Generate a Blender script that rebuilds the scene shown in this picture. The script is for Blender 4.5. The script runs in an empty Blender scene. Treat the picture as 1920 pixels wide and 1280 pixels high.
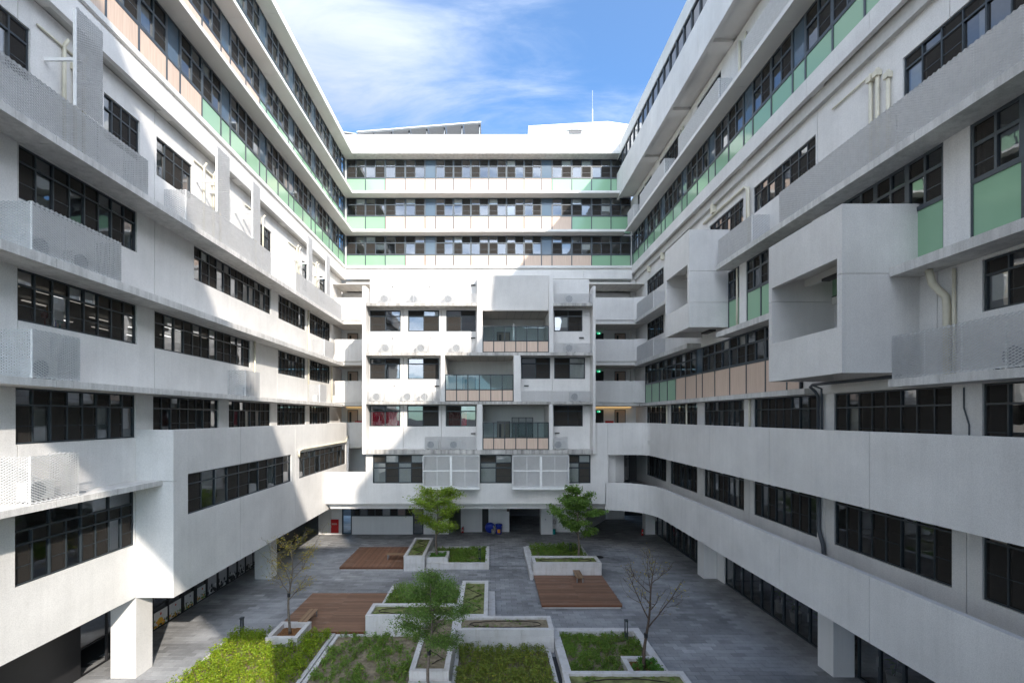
import bpy, math, random
import numpy as np
from mathutils import Vector, Matrix
random.seed(7)
np.random.seed(7)
S = bpy.context.scene
C = S.collection

# ------------------------------------------------------------------ camera, sky, sun, exposure
F, VX, VY, H = 870.0, 920.0, 781.0, 10.63          # focal length in photo pixels, vanishing point, eye height
cam_d = bpy.data.cameras.new('camera')
cam = bpy.data.objects.new('camera', cam_d)
C.objects.link(cam)
cam.location = (0, 0, H)
cam.rotation_euler = (math.radians(90), 0, 0)
cam_d.sensor_width = 36
cam_d.lens = F * 36 / 1920
cam_d.shift_x = (960 - VX) / 1920
cam_d.shift_y = (VY - 640) / 1920
cam_d.clip_end = 3000
cam_d.clip_start = 0.05
S.camera = cam

SUN = Vector((0.833, -1.587, 1.0)).normalized()    # towards the sun
SUN_EL = math.asin(SUN.z)
SUN_AZ = math.atan2(SUN.x, SUN.y)
w = bpy.data.worlds.new('World')
S.world = w
w.use_nodes = True
wt = w.node_tree
wt.nodes.clear()
wo = wt.nodes.new('ShaderNodeOutputWorld')
bg = wt.nodes.new('ShaderNodeBackground')
bg.inputs['Strength'].default_value = 0.10
sky = wt.nodes.new('ShaderNodeTexSky')
sky.sky_type = 'NISHITA'
sky.sun_disc = False
sky.sun_elevation = SUN_EL
sky.sun_rotation = SUN_AZ
sky.air_density = 1.0
sky.dust_density = 0.3
sky.ozone_density = 4.0
# soft wispy cloud over the whole sky, brightened towards the sun to add fill light
def wn(t, **kw):
    n = wt.nodes.new(t)
    for k, v in kw.items(): setattr(n, k, v)
    return n
def wmath(op, a, b=None, c=None, clamp=False):
    n = wn('ShaderNodeMath', operation=op, use_clamp=clamp)
    for i, v in enumerate((a, b, c)):
        if v is None: continue
        if isinstance(v, (int, float)): n.inputs[i].default_value = v
        else: wt.links.new(v, n.inputs[i])
    return n.outputs[0]
tc = wn('ShaderNodeTexCoord')
sep = wn('ShaderNodeSeparateXYZ')
wt.links.new(tc.outputs['Generated'], sep.inputs[0])
zz = wmath('ADD', wmath('MAXIMUM', sep.outputs['Z'], 0.0), 0.12)
cmb = wn('ShaderNodeCombineXYZ')
wt.links.new(wmath('DIVIDE', sep.outputs['X'], zz), cmb.inputs[0]); wt.links.new(wmath('DIVIDE', sep.outputs['Y'], zz), cmb.inputs[1])
def cloud_noise(scale, rot, sc, loc, detail, rough, dist):
    mp = wn('ShaderNodeMapping')
    mp.inputs['Rotation'].default_value = (0, 0, math.radians(rot))
    mp.inputs['Scale'].default_value = sc
    mp.inputs['Location'].default_value = loc
    wt.links.new(cmb.outputs[0], mp.inputs[0])
    n = wn('ShaderNodeTexNoise')
    n.inputs['Scale'].default_value = scale; n.inputs['Detail'].default_value = detail
    n.inputs['Roughness'].default_value = rough; n.inputs['Distortion'].default_value = dist
    wt.links.new(mp.outputs[0], n.inputs['Vector'])
    return n.outputs['Fac']
CLOUD = (7.36, 4.25, 0)
big = cloud_noise(0.75, 20, (1.0, 1.25, 1), CLOUD, 3, 0.45, 0.3)
fine = cloud_noise(1.7, 35, (0.8, 2.4, 1), (3.1, 1.7, 0), 9, 0.62, 0.9)
cov = wmath('ADD', wmath('MULTIPLY', big, 0.72), wmath('MULTIPLY', fine, 0.28))
cr = wn('ShaderNodeValToRGB')
cr.color_ramp.interpolation = 'EASE'
cr.color_ramp.elements[0].position = 0.42; cr.color_ramp.elements[0].color = (0.06, 0.06, 0.06, 1)
cr.color_ramp.elements[1].position = 0.61; cr.color_ramp.elements[1].color = (0.80, 0.80, 0.80, 1)
wt.links.new(cov, cr.inputs[0])
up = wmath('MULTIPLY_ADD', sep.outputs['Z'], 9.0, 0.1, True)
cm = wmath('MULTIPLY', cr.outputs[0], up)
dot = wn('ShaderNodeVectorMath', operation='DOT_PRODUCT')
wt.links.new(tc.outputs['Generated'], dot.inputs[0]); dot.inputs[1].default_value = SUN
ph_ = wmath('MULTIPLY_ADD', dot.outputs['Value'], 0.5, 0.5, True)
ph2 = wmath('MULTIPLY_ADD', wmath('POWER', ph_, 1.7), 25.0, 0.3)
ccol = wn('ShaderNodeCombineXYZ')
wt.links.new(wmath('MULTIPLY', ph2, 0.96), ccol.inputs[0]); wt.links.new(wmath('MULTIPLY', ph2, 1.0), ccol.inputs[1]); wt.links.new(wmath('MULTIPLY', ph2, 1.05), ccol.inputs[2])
tint = wn('ShaderNodeMixRGB', blend_type='MULTIPLY')
tint.inputs[0].default_value = 1; tint.inputs[2].default_value = (0.50, 0.84, 1.02, 1)
wt.links.new(sky.outputs[0], tint.inputs[1])
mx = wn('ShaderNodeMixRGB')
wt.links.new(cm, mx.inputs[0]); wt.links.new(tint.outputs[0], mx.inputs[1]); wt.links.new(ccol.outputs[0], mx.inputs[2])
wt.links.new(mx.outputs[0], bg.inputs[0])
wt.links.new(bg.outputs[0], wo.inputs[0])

sun_d = bpy.data.lights.new('sun', 'SUN')
sun_d.energy = 2.0
sun_d.angle = math.radians(0.8)
sun_d.color = (1.0, 0.91, 0.80)
sun = bpy.data.objects.new('sun', sun_d)
sun.rotation_euler = (-SUN).to_track_quat('-Z', 'Y').to_euler()
sun.location = (60, -100, 90)
C.objects.link(sun)

S.view_settings.view_transform = 'Standard'
S.view_settings.look = 'None'
S.view_settings.gamma = 1
S.view_settings.use_curve_mapping = False
S.view_settings.exposure = 1.68
S.render.engine = 'CYCLES'
S.cycles.max_bounces = 10
S.cycles.diffuse_bounces = 7
S.cycles.glossy_bounces = 3
S.cycles.transparent_max_bounces = 10
S.cycles.caustics_reflective = False
S.cycles.caustics_refractive = False
S.cycles.use_denoising = True

# ------------------------------------------------------------------ materials
def new_mat(name):
    m = bpy.data.materials.new(name)
    m.use_nodes = True
    nt = m.node_tree
    nt.nodes.clear()
    out = nt.nodes.new('ShaderNodeOutputMaterial')
    return m, nt, out

def pbsdf(nt, col=(0.5, 0.5, 0.5), rough=0.6, spec=0.3, metal=0.0):
    b = nt.nodes.new('ShaderNodeBsdfPrincipled')
    b.inputs['Base Color'].default_value = (*col, 1)
    b.inputs['Roughness'].default_value = rough
    b.inputs['Specular IOR Level'].default_value = spec
    b.inputs['Metallic'].default_value = metal
    return b

def noise(nt, vec, scale, detail=4, rough=0.55):
    n = nt.nodes.new('ShaderNodeTexNoise')
    n.inputs['Scale'].default_value = scale
    n.inputs['Detail'].default_value = detail
    n.inputs['Roughness'].default_value = rough
    nt.links.new(vec, n.inputs['Vector'])
    return n.outputs['Fac']

def mapping(nt, vec, scale):
    m = nt.nodes.new('ShaderNodeMapping')
    m.inputs['Scale'].default_value = scale
    nt.links.new(vec, m.inputs[0])
    return m.outputs[0]

def ramp(nt, fac, p0, c0, p1, c1):
    r = nt.nodes.new('ShaderNodeValToRGB')
    r.color_ramp.elements[0].position = p0; r.color_ramp.elements[0].color = (*c0, 1)
    r.color_ramp.elements[1].position = p1; r.color_ramp.elements[1].color = (*c1, 1)
    nt.links.new(fac, r.inputs[0])
    return r.outputs[0]

def mul(nt, a, b, fac=1.0):
    m = nt.nodes.new('ShaderNodeMixRGB'); m.blend_type = 'MULTIPLY'
    m.inputs[0].default_value = fac
    nt.links.new(a, m.inputs[1]); nt.links.new(b, m.inputs[2])
    return m.outputs[0]

def bump(nt, fac, strength, dist, b):
    n = nt.nodes.new('ShaderNodeBump')
    n.inputs['Strength'].default_value = strength
    n.inputs['Distance'].default_value = dist
    nt.links.new(fac, n.inputs['Height'])
    nt.links.new(n.outputs[0], b.inputs['Normal'])

def pos(nt):
    return nt.nodes.new('ShaderNodeNewGeometry').outputs['Position']

def island(nt):
    return nt.nodes.new('ShaderNodeNewGeometry').outputs['Random Per Island']

def objrand(nt):
    return nt.nodes.new('ShaderNodeObjectInfo').outputs['Random']

def plaster(name, col, var=0.12, streak=0.05, speck=0.16):
    m, nt, out = new_mat(name)
    b = pbsdf(nt, col, 0.85, 0.25)
    p = pos(nt)
    c0 = ramp(nt, noise(nt, p, 0.45, 5, 0.6), 0.3, tuple(x * (1 - var) for x in col), 0.72, tuple(min(1, x * (1 + var * 0.5)) for x in col))
    st = ramp(nt, noise(nt, mapping(nt, p, (1.6, 1.6, 0.10)), 2.2, 5, 0.65), 0.32, (1 - streak,) * 3, 0.58, (1, 1, 1))
    sp = ramp(nt, noise(nt, p, 34, 2, 0.7), 0.32, (1 - speck,) * 3, 0.62, (1.0, 1.0, 1.0))
    s2 = ramp(nt, noise(nt, mapping(nt, p, (7, 7, 0.22)), 1.4, 5, 0.7), 0.30, (1 - streak * .55, 1 - streak * .58, 1 - streak * .62), 0.46, (1, 1, 1))
    pt = ramp(nt, noise(nt, p, 0.16, 4, 0.6), 0.35, (1 - var * .7,) * 3, 0.6, (1, 1, 1))
    c = mul(nt, mul(nt, mul(nt, mul(nt, c0, st), sp), s2), pt)
    nt.links.new(c, b.inputs['Base Color'])
    bump(nt, noise(nt, p, 55, 3, 0.7), 0.25, 0.01, b)
    nt.links.new(b.outputs[0], out.inputs[0])
    return m

def simple(name, col, rough=0.6, spec=0.3, metal=0.0, var=0.06, scale=6, bmp=0.0):
    m, nt, out = new_mat(name)
    b = pbsdf(nt, col, rough, spec, metal)
    p = pos(nt)
    n = noise(nt, p, scale, 4)
    c = ramp(nt, n, 0.3, tuple(x * (1 - var) for x in col), 0.7, tuple(min(1, x * (1 + var)) for x in col))
    nt.links.new(c, b.inputs['Base Color'])
    if bmp:
        bump(nt, noise(nt, p, scale * 6, 3), bmp, 0.01, b)
    nt.links.new(b.outputs[0], out.inputs[0])
    return m

M = {}
M['concrete'] = plaster('washed_white_plaster', (0.78, 0.765, 0.745))
M['concrete_stain'] = plaster('weathered_ledge_plaster', (0.72, 0.705, 0.68), 0.16, 0.24, 0.16)
M['ledge_stained'] = plaster('stained_block_ledge', (0.66, 0.64, 0.61), 0.30, 0.50, 0.18)
M['paint'] = plaster('white_paint', (0.79, 0.785, 0.77), 0.05, 0.05, 0.03)
M['soffit'] = plaster('soffit_paint', (0.74, 0.72, 0.69), 0.08, 0.0, 0.06)
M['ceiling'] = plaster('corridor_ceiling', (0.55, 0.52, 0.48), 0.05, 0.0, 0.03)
M['room'] = simple('room_paint', (0.52, 0.51, 0.49), 0.8, 0.2)
M['room_floor'] = simple('room_floor_vinyl', (0.18, 0.17, 0.16), 0.6, 0.3)
M['frame'] = simple('anodised_dark_frame', (0.030, 0.040, 0.048), 0.42, 0.5)
M['frame_grey'] = simple('grey_blue_mullion', (0.055, 0.068, 0.080), 0.4, 0.5)
M['cage'] = simple('galvanised_expanded_mesh', (0.66, 0.665, 0.68), 0.45, 0.5, 0.0)
M['white_metal'] = simple('white_painted_steel', (0.78, 0.78, 0.77), 0.45, 0.4)
M['cream_pipe'] = simple('cream_pvc', (0.66, 0.62, 0.50), 0.45, 0.4)
M['grey_pipe'] = simple('dark_grey_pvc', (0.09, 0.10, 0.115), 0.45, 0.4)
M['ac'] = simple('air_conditioner_casing', (0.66, 0.66, 0.64), 0.5, 0.4)
M['black'] = simple('black_plastic', (0.02, 0.02, 0.022), 0.5, 0.4)
M['red'] = simple('red_enamel', (0.50, 0.012, 0.015), 0.4, 0.4)
M['red_cloth'] = simple('red_curtain_cloth', (0.75, 0.025, 0.06), 0.85, 0.1)
M['blue_plastic'] = simple('blue_plastic', (0.015, 0.04, 0.36), 0.4, 0.4)
M['teal'] = simple('teal_plastic', (0.02, 0.30, 0.30), 0.45, 0.4)
M['orange'] = simple('orange_print', (0.75, 0.30, 0.03), 0.6, 0.2)
M['yellow_print'] = simple('yellow_print', (0.80, 0.45, 0.06), 0.6, 0.2)
M['green_print'] = simple('green_print', (0.16, 0.30, 0.06), 0.6, 0.2)
M['purple_print'] = simple('purple_print', (0.10, 0.05, 0.16), 0.6, 0.2)
M['red_print'] = simple('red_print', (0.60, 0.08, 0.05), 0.6, 0.2)
M['dark_print'] = simple('dark_print', (0.035, 0.035, 0.035), 0.6, 0.2)
M['paper'] = simple('white_film', (0.70, 0.70, 0.69), 0.6, 0.2)
M['grey_paper'] = simple('grey_film', (0.42, 0.42, 0.44), 0.6, 0.2)
M['blind'] = simple('white_roller_blind', (0.78, 0.78, 0.74), 0.8, 0.1)
M['door_wood'] = simple('light_wood_door', (0.42, 0.33, 0.27), 0.55, 0.3)
M['door_brown'] = simple('brown_door', (0.16, 0.12, 0.105), 0.5, 0.3)
M['steel'] = simple('brushed_steel', (0.40, 0.41, 0.42), 0.4, 0.5, 0.6)
M['soil'] = simple('dry_soil', (0.24, 0.20, 0.14), 0.95, 0.1, 0, 0.35, 5, 0.6)
M['moss_soil'] = simple('mossy_soil', (0.19, 0.20, 0.085), 0.95, 0.1, 0, 0.40, 3.5, 0.6)
M['mulch'] = simple('bark_mulch', (0.20, 0.10, 0.045), 0.95, 0.1, 0, 0.5, 22, 0.8)
M['hose'] = simple('brown_drip_hose', (0.030, 0.022, 0.018), 0.6, 0.3)
M['slab'] = simple('bench_galvanised', (0.30, 0.32, 0.34), 0.45, 0.5, 0.5)
M['roof'] = simple('roof_membrane', (0.40, 0.39, 0.37), 0.8, 0.2)
M['solar'] = simple('solar_cell_back', (0.50, 0.50, 0.50), 0.5, 0.4)
M['solar_front'] = simple('solar_cell_front', (0.02, 0.025, 0.06), 0.2, 0.6)
M['mop'] = simple('mop_grey', (0.32, 0.31, 0.30), 0.9, 0.1)
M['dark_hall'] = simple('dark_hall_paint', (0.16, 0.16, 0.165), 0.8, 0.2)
M['ground_base'] = simple('paving_mortar', (0.05, 0.052, 0.055), 0.9, 0.2)

def glass_mat(name, tint, refl_ior=1.55, rough=0.0, spec_boost=0.0):
    m, nt, out = new_mat(name)
    tr = nt.nodes.new('ShaderNodeBsdfTransparent'); tr.inputs[0].default_value = (*tint, 1)
    gl = nt.nodes.new('ShaderNodeBsdfGlossy'); gl.inputs[0].default_value = (0.92, 0.95, 1.0, 1); gl.inputs['Roughness'].default_value = rough
    fr = nt.nodes.new('ShaderNodeFresnel'); fr.inputs[0].default_value = refl_ior
    nb = nt.nodes.new('ShaderNodeBump'); nb.inputs['Strength'].default_value = 0.05; nb.inputs['Distance'].default_value = 0.05
    nt.links.new(noise(nt, pos(nt), 1.3, 2), nb.inputs['Height'])
    nt.links.new(nb.outputs[0], gl.inputs['Normal'])
    mxs = nt.nodes.new('ShaderNodeMixShader')
    fac = fr.outputs[0]
    if spec_boost:
        a = nt.nodes.new('ShaderNodeMath'); a.operation = 'ADD'; a.inputs[1].default_value = spec_boost; a.use_clamp = True
        nt.links.new(fac, a.inputs[0]); fac = a.outputs[0]
    nt.links.new(fac, mxs.inputs[0]); nt.links.new(tr.outputs[0], mxs.inputs[1]); nt.links.new(gl.outputs[0], mxs.inputs[2])
    nt.links.new(mxs.outputs[0], out.inputs[0])
    return m
M['glass'] = glass_mat('window_glass', (0.86, 0.89, 0.89), 1.75, 0.0, 0.09)
M['rail_glass'] = glass_mat('balustrade_glass', (0.72, 0.80, 0.80), 1.45, 0.02, 0.0)

def screen_mat():
    m, nt, out = new_mat('insect_screen')
    tr = nt.nodes.new('ShaderNodeBsdfTransparent'); tr.inputs[0].default_value = (0.5, 0.48, 0.45, 1)
    b = pbsdf(nt, (0.043, 0.039, 0.036), 0.75, 0.2)
    mxs = nt.nodes.new('ShaderNodeMixShader'); mxs.inputs[0].default_value = 0.66
    nt.links.new(tr.outputs[0], mxs.inputs[1]); nt.links.new(b.outputs[0], mxs.inputs[2])
    nt.links.new(mxs.outputs[0], out.inputs[0])
    return m
M['screen'] = screen_mat()

def green_glass():
    m, nt, out = new_mat('green_back_painted_glass')
    b = pbsdf(nt, (0.20, 0.46, 0.27), 0.10, 0.5)
    n = ramp(nt, objrand(nt), 0.0, (0.24, 0.42, 0.27), 1.0, (0.30, 0.47, 0.32))
    nt.links.new(n, b.inputs['Base Color'])
    nt.links.new(b.outputs[0], out.inputs[0])
    return m
M['green'] = green_glass()
def blue_glass():
    m, nt, out = new_mat('blue_grey_back_painted_glass')
    b = pbsdf(nt, (0.07, 0.105, 0.14), 0.06, 0.6)
    nt.links.new(b.outputs[0], out.inputs[0])
    return m
M['blue'] = blue_glass()

def wood_panel():
    m, nt, out = new_mat('light_wood_grain_panel')
    b = pbsdf(nt, (0.5, 0.36, 0.26), 0.55, 0.3)
    p = pos(nt)
    g = ramp(nt, noise(nt, mapping(nt, p, (9, 9, 0.25)), 3.0, 3, 0.6), 0.35, (0.59, 0.44, 0.345), 0.65, (0.69, 0.54, 0.44))
    nt.links.new(mul(nt, g, ramp(nt, objrand(nt), 0, (0.93,) * 3, 1, (1,) * 3)), b.inputs['Base Color'])
    nt.links.new(b.outputs[0], out.inputs[0])
    return m
M['wood_panel'] = wood_panel()

def deck_wood(name, stretch, c0, c1, wear=(0.42, 0.36, 0.31)):
    m, nt, out = new_mat(name)
    b = pbsdf(nt, c0, 0.6, 0.3)
    p = pos(nt)
    g = ramp(nt, noise(nt, mapping(nt, p, stretch), 5.0, 5, 0.65), 0.3, c0, 0.7, c1)
    r = ramp(nt, objrand(nt), 0.0, (0.72,) * 3, 1.0, (1.12,) * 3)
    c = mul(nt, g, r)
    mixw = nt.nodes.new('ShaderNodeMixRGB')
    wfac = ramp(nt, noise(nt, mapping(nt, p, tuple(0.25 if s > 1 else s * 0.9 for s in stretch) if False else (0.5, 1.4, 1)), 1.6, 6, 0.7), 0.55, (0, 0, 0), 0.80, (0.55,) * 3)
    nt.links.new(wfac, mixw.inputs[0]); nt.links.new(c, mixw.inputs[1]); mixw.inputs[2].default_value = (*wear, 1)
    nt.links.new(mixw.outputs[0], b.inputs['Base Color'])
    bump(nt, noise(nt, mapping(nt, p, stretch), 12, 3), 0.3, 0.01, b)
    nt.links.new(b.outputs[0], out.inputs[0])
    return m
M['deck_x'] = deck_wood('deck_boards_across', (0.5, 9, 9), (0.185, 0.098, 0.060), (0.285, 0.160, 0.102), (0.40, 0.30, 0.24))
M['deck_y'] = deck_wood('deck_boards_along', (9, 0.5, 9), (0.180, 0.090, 0.053), (0.280, 0.148, 0.092), (0.42, 0.33, 0.27))
M['deck_edge'] = deck_wood('deck_fascia', (0.5, 9, 9), (0.15, 0.055, 0.026), (0.21, 0.085, 0.042), (0.21, 0.085, 0.042))
M['bench_wood'] = deck_wood('bench_slats', (3, 3, 9), (0.24, 0.15, 0.085), (0.36, 0.23, 0.14), (0.3, 0.22, 0.16))

def stone_mat(name, col):
    m, nt, out = new_mat(name)
    b = pbsdf(nt, col, 0.75, 0.3)
    p = pos(nt)
    c = ramp(nt, noise(nt, p, 1.6, 5, 0.6), 0.3, tuple(x * 0.90 for x in col), 0.7, tuple(min(1, x * 1.05) for x in col))
    s = ramp(nt, noise(nt, p, 30, 2, 0.7), 0.30, (0.90,) * 3, 0.6, (1,) * 3)
    st = ramp(nt, noise(nt, mapping(nt, p, (2, 2, 0.3)), 2.0, 6, 0.7), 0.30, (0.82, 0.79, 0.74), 0.5, (1,) * 3)
    nt.links.new(mul(nt, mul(nt, mul(nt, c, s), st), ramp(nt, objrand(nt), 0, (0.94,) * 3, 1, (1.0,) * 3)), b.inputs['Base Color'])
    nt.links.new(b.outputs[0], out.inputs[0])
    return m
M['stone'] = stone_mat('white_granite', (0.66, 0.645, 0.635))

def tile_mat(name, col):
    m, nt, out = new_mat(name)
    b = pbsdf(nt, col, 0.65, 0.35)
    p = pos(nt)
    st = ramp(nt, noise(nt, p, 0.35, 6, 0.7), 0.32, (0.70,) * 3, 0.72, (1.25,) * 3)
    sp = ramp(nt, noise(nt, p, 26, 3, 0.7), 0.30, (0.80,) * 3, 0.68, (1.12,) * 3)
    rnd = ramp(nt, island(nt), 0.0, (0.84,) * 3, 1.0, (1.16,) * 3)
    orn = ramp(nt, objrand(nt), 0.0, (0.93,) * 3, 1.0, (1.07,) * 3)
    base = nt.nodes.new('ShaderNodeRGB'); base.outputs[0].default_value = (*col, 1)
    nt.links.new(mul(nt, mul(nt, mul(nt, mul(nt, base.outputs[0], st), sp), rnd), orn), b.inputs['Base Color'])
    rr = ramp(nt, noise(nt, p, 0.8, 5, 0.6), 0.35, (0.42,) * 3, 0.65, (0.75,) * 3)
    nt.links.new(rr, b.inputs['Roughness'])
    bump(nt, noise(nt, p, 40, 3), 0.2, 0.005, b)
    nt.links.new(b.outputs[0], out.inputs[0])
    return m
TILE = [tile_mat('paver_charcoal', (0.25, 0.254, 0.26)), tile_mat('paver_dark', (0.315, 0.320, 0.328)),
        tile_mat('paver_mid', (0.335, 0.340, 0.348)), tile_mat('paver_light', (0.335, 0.340, 0.348)),
        tile_mat('paver_pale', (0.40, 0.404, 0.41))]

def leaf_mat(name, c0, c1, c2=None, trans=0.35):
    m, nt, out = new_mat(name)
    r = nt.nodes.new('ShaderNodeValToRGB')
    r.color_ramp.elements[0].color = (*c0, 1); r.color_ramp.elements[1].color = (*c1, 1)
    if c2:
        e = r.color_ramp.elements.new(0.88); e.color = (*c1, 1)
        r.color_ramp.elements[-1].color = (*c2, 1)
    nt.links.new(island(nt), r.inputs[0])
    big = ramp(nt, noise(nt, pos(nt), 1.1, 3), 0.3, (0.75,) * 3, 0.7, (1.15,) * 3)
    c = mul(nt, r.outputs[0], big)
    b = pbsdf(nt, c0, 0.5, 0.3)
    nt.links.new(c, b.inputs['Base Color'])
    t = nt.nodes.new('ShaderNodeBsdfTranslucent')
    nt.links.new(c, t.inputs[0])
    mxs = nt.nodes.new('ShaderNodeMixShader'); mxs.inputs[0].default_value = trans
    nt.links.new(b.outputs[0], mxs.inputs[1]); nt.links.new(t.outputs[0], mxs.inputs[2])
    nt.links.new(mxs.outputs[0], out.inputs[0])
    return m
M['leaf_maple'] = leaf_mat('maple_leaves', (0.19, 0.30, 0.03), (0.30, 0.43, 0.05), (0.42, 0.44, 0.06))
M['leaf_green'] = leaf_mat('green_leaves', (0.11, 0.22, 0.04), (0.19, 0.32, 0.06), (0.26, 0.36, 0.07))
M['leaf_dark'] = leaf_mat('dark_small_leaves', (0.105, 0.20, 0.042), (0.18, 0.29, 0.06), (0.26, 0.35, 0.09))
M['leaf_yellow'] = leaf_mat('yellowing_leaves', (0.36, 0.32, 0.05), (0.48, 0.38, 0.055), (0.46, 0.20, 0.04))
M['leaf_lime'] = leaf_mat('lime_groundcover', (0.16, 0.27, 0.016), (0.29, 0.38, 0.022), (0.42, 0.41, 0.04))
M['leaf_bed'] = leaf_mat('bed_groundcover', (0.12, 0.23, 0.036), (0.20, 0.32, 0.05), (0.33, 0.34, 0.06))
M['leaf_bed2'] = leaf_mat('olive_groundcover', (0.16, 0.225, 0.036), (0.26, 0.32, 0.05), (0.44, 0.39, 0.06))
M['twig'] = leaf_mat('dry_twigs', (0.16, 0.105, 0.06), (0.24, 0.16, 0.09), None, 0.0)
M['grass_tuft'] = leaf_mat('grass_blades', (0.09, 0.22, 0.03), (0.14, 0.32, 0.05))
M['bark'] = simple('grey_bark', (0.17, 0.14, 0.115), 0.9, 0.15, 0, 0.3, 14, 0.6)
M['bark_dark'] = simple('brown_bark', (0.10, 0.075, 0.06), 0.9, 0.15, 0, 0.3, 14, 0.6)

def emit(name, col, st):
    m, nt, out = new_mat(name)
    e = nt.nodes.new('ShaderNodeEmission'); e.inputs[0].default_value = (*col, 1); e.inputs[1].default_value = st
    nt.links.new(e.outputs[0], out.inputs[0])
    return m
M['tube_light'] = emit('fluorescent_tube', (1, 0.98, 0.94), 0.5)
M['warm_light'] = emit('warm_cove_light', (1, 0.62, 0.22), 0.7)
M['exit_green'] = emit('exit_sign_face', (0.02, 0.60, 0.28), 0.32)
M['exit_white'] = emit('exit_sign_figure', (0.9, 1.0, 0.95), 0.35)

# ------------------------------------------------------------------ mesh helpers
class Fr:                                            # a wall frame: u along the wall, d out of it, z up
    def __init__(s, o, u, d):
        s.o, s.u, s.d = Vector(o), Vector(u), Vector(d)
        s.flip = s.u.cross(s.d).z < 0
    def p(s, u, d, z):
        q = s.o + s.u * u + s.d * d
        return (q.x, q.y, q.z + z)
XL, XR, YB = 14.42, 14.05, 44.9
FW = Fr((0, 0, 0), (1, 0, 0), (0, 1, 0))
FL = Fr((-XL, 0, 0), (0, 1, 0), (1, 0, 0))
FR = Fr((XR, 0, 0), (0, 1, 0), (-1, 0, 0))
FB = Fr((0, YB, 0), (1, 0, 0), (0, -1, 0))
def fback(y): return Fr((0, y, 0), (1, 0, 0), (0, -1, 0))

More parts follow.
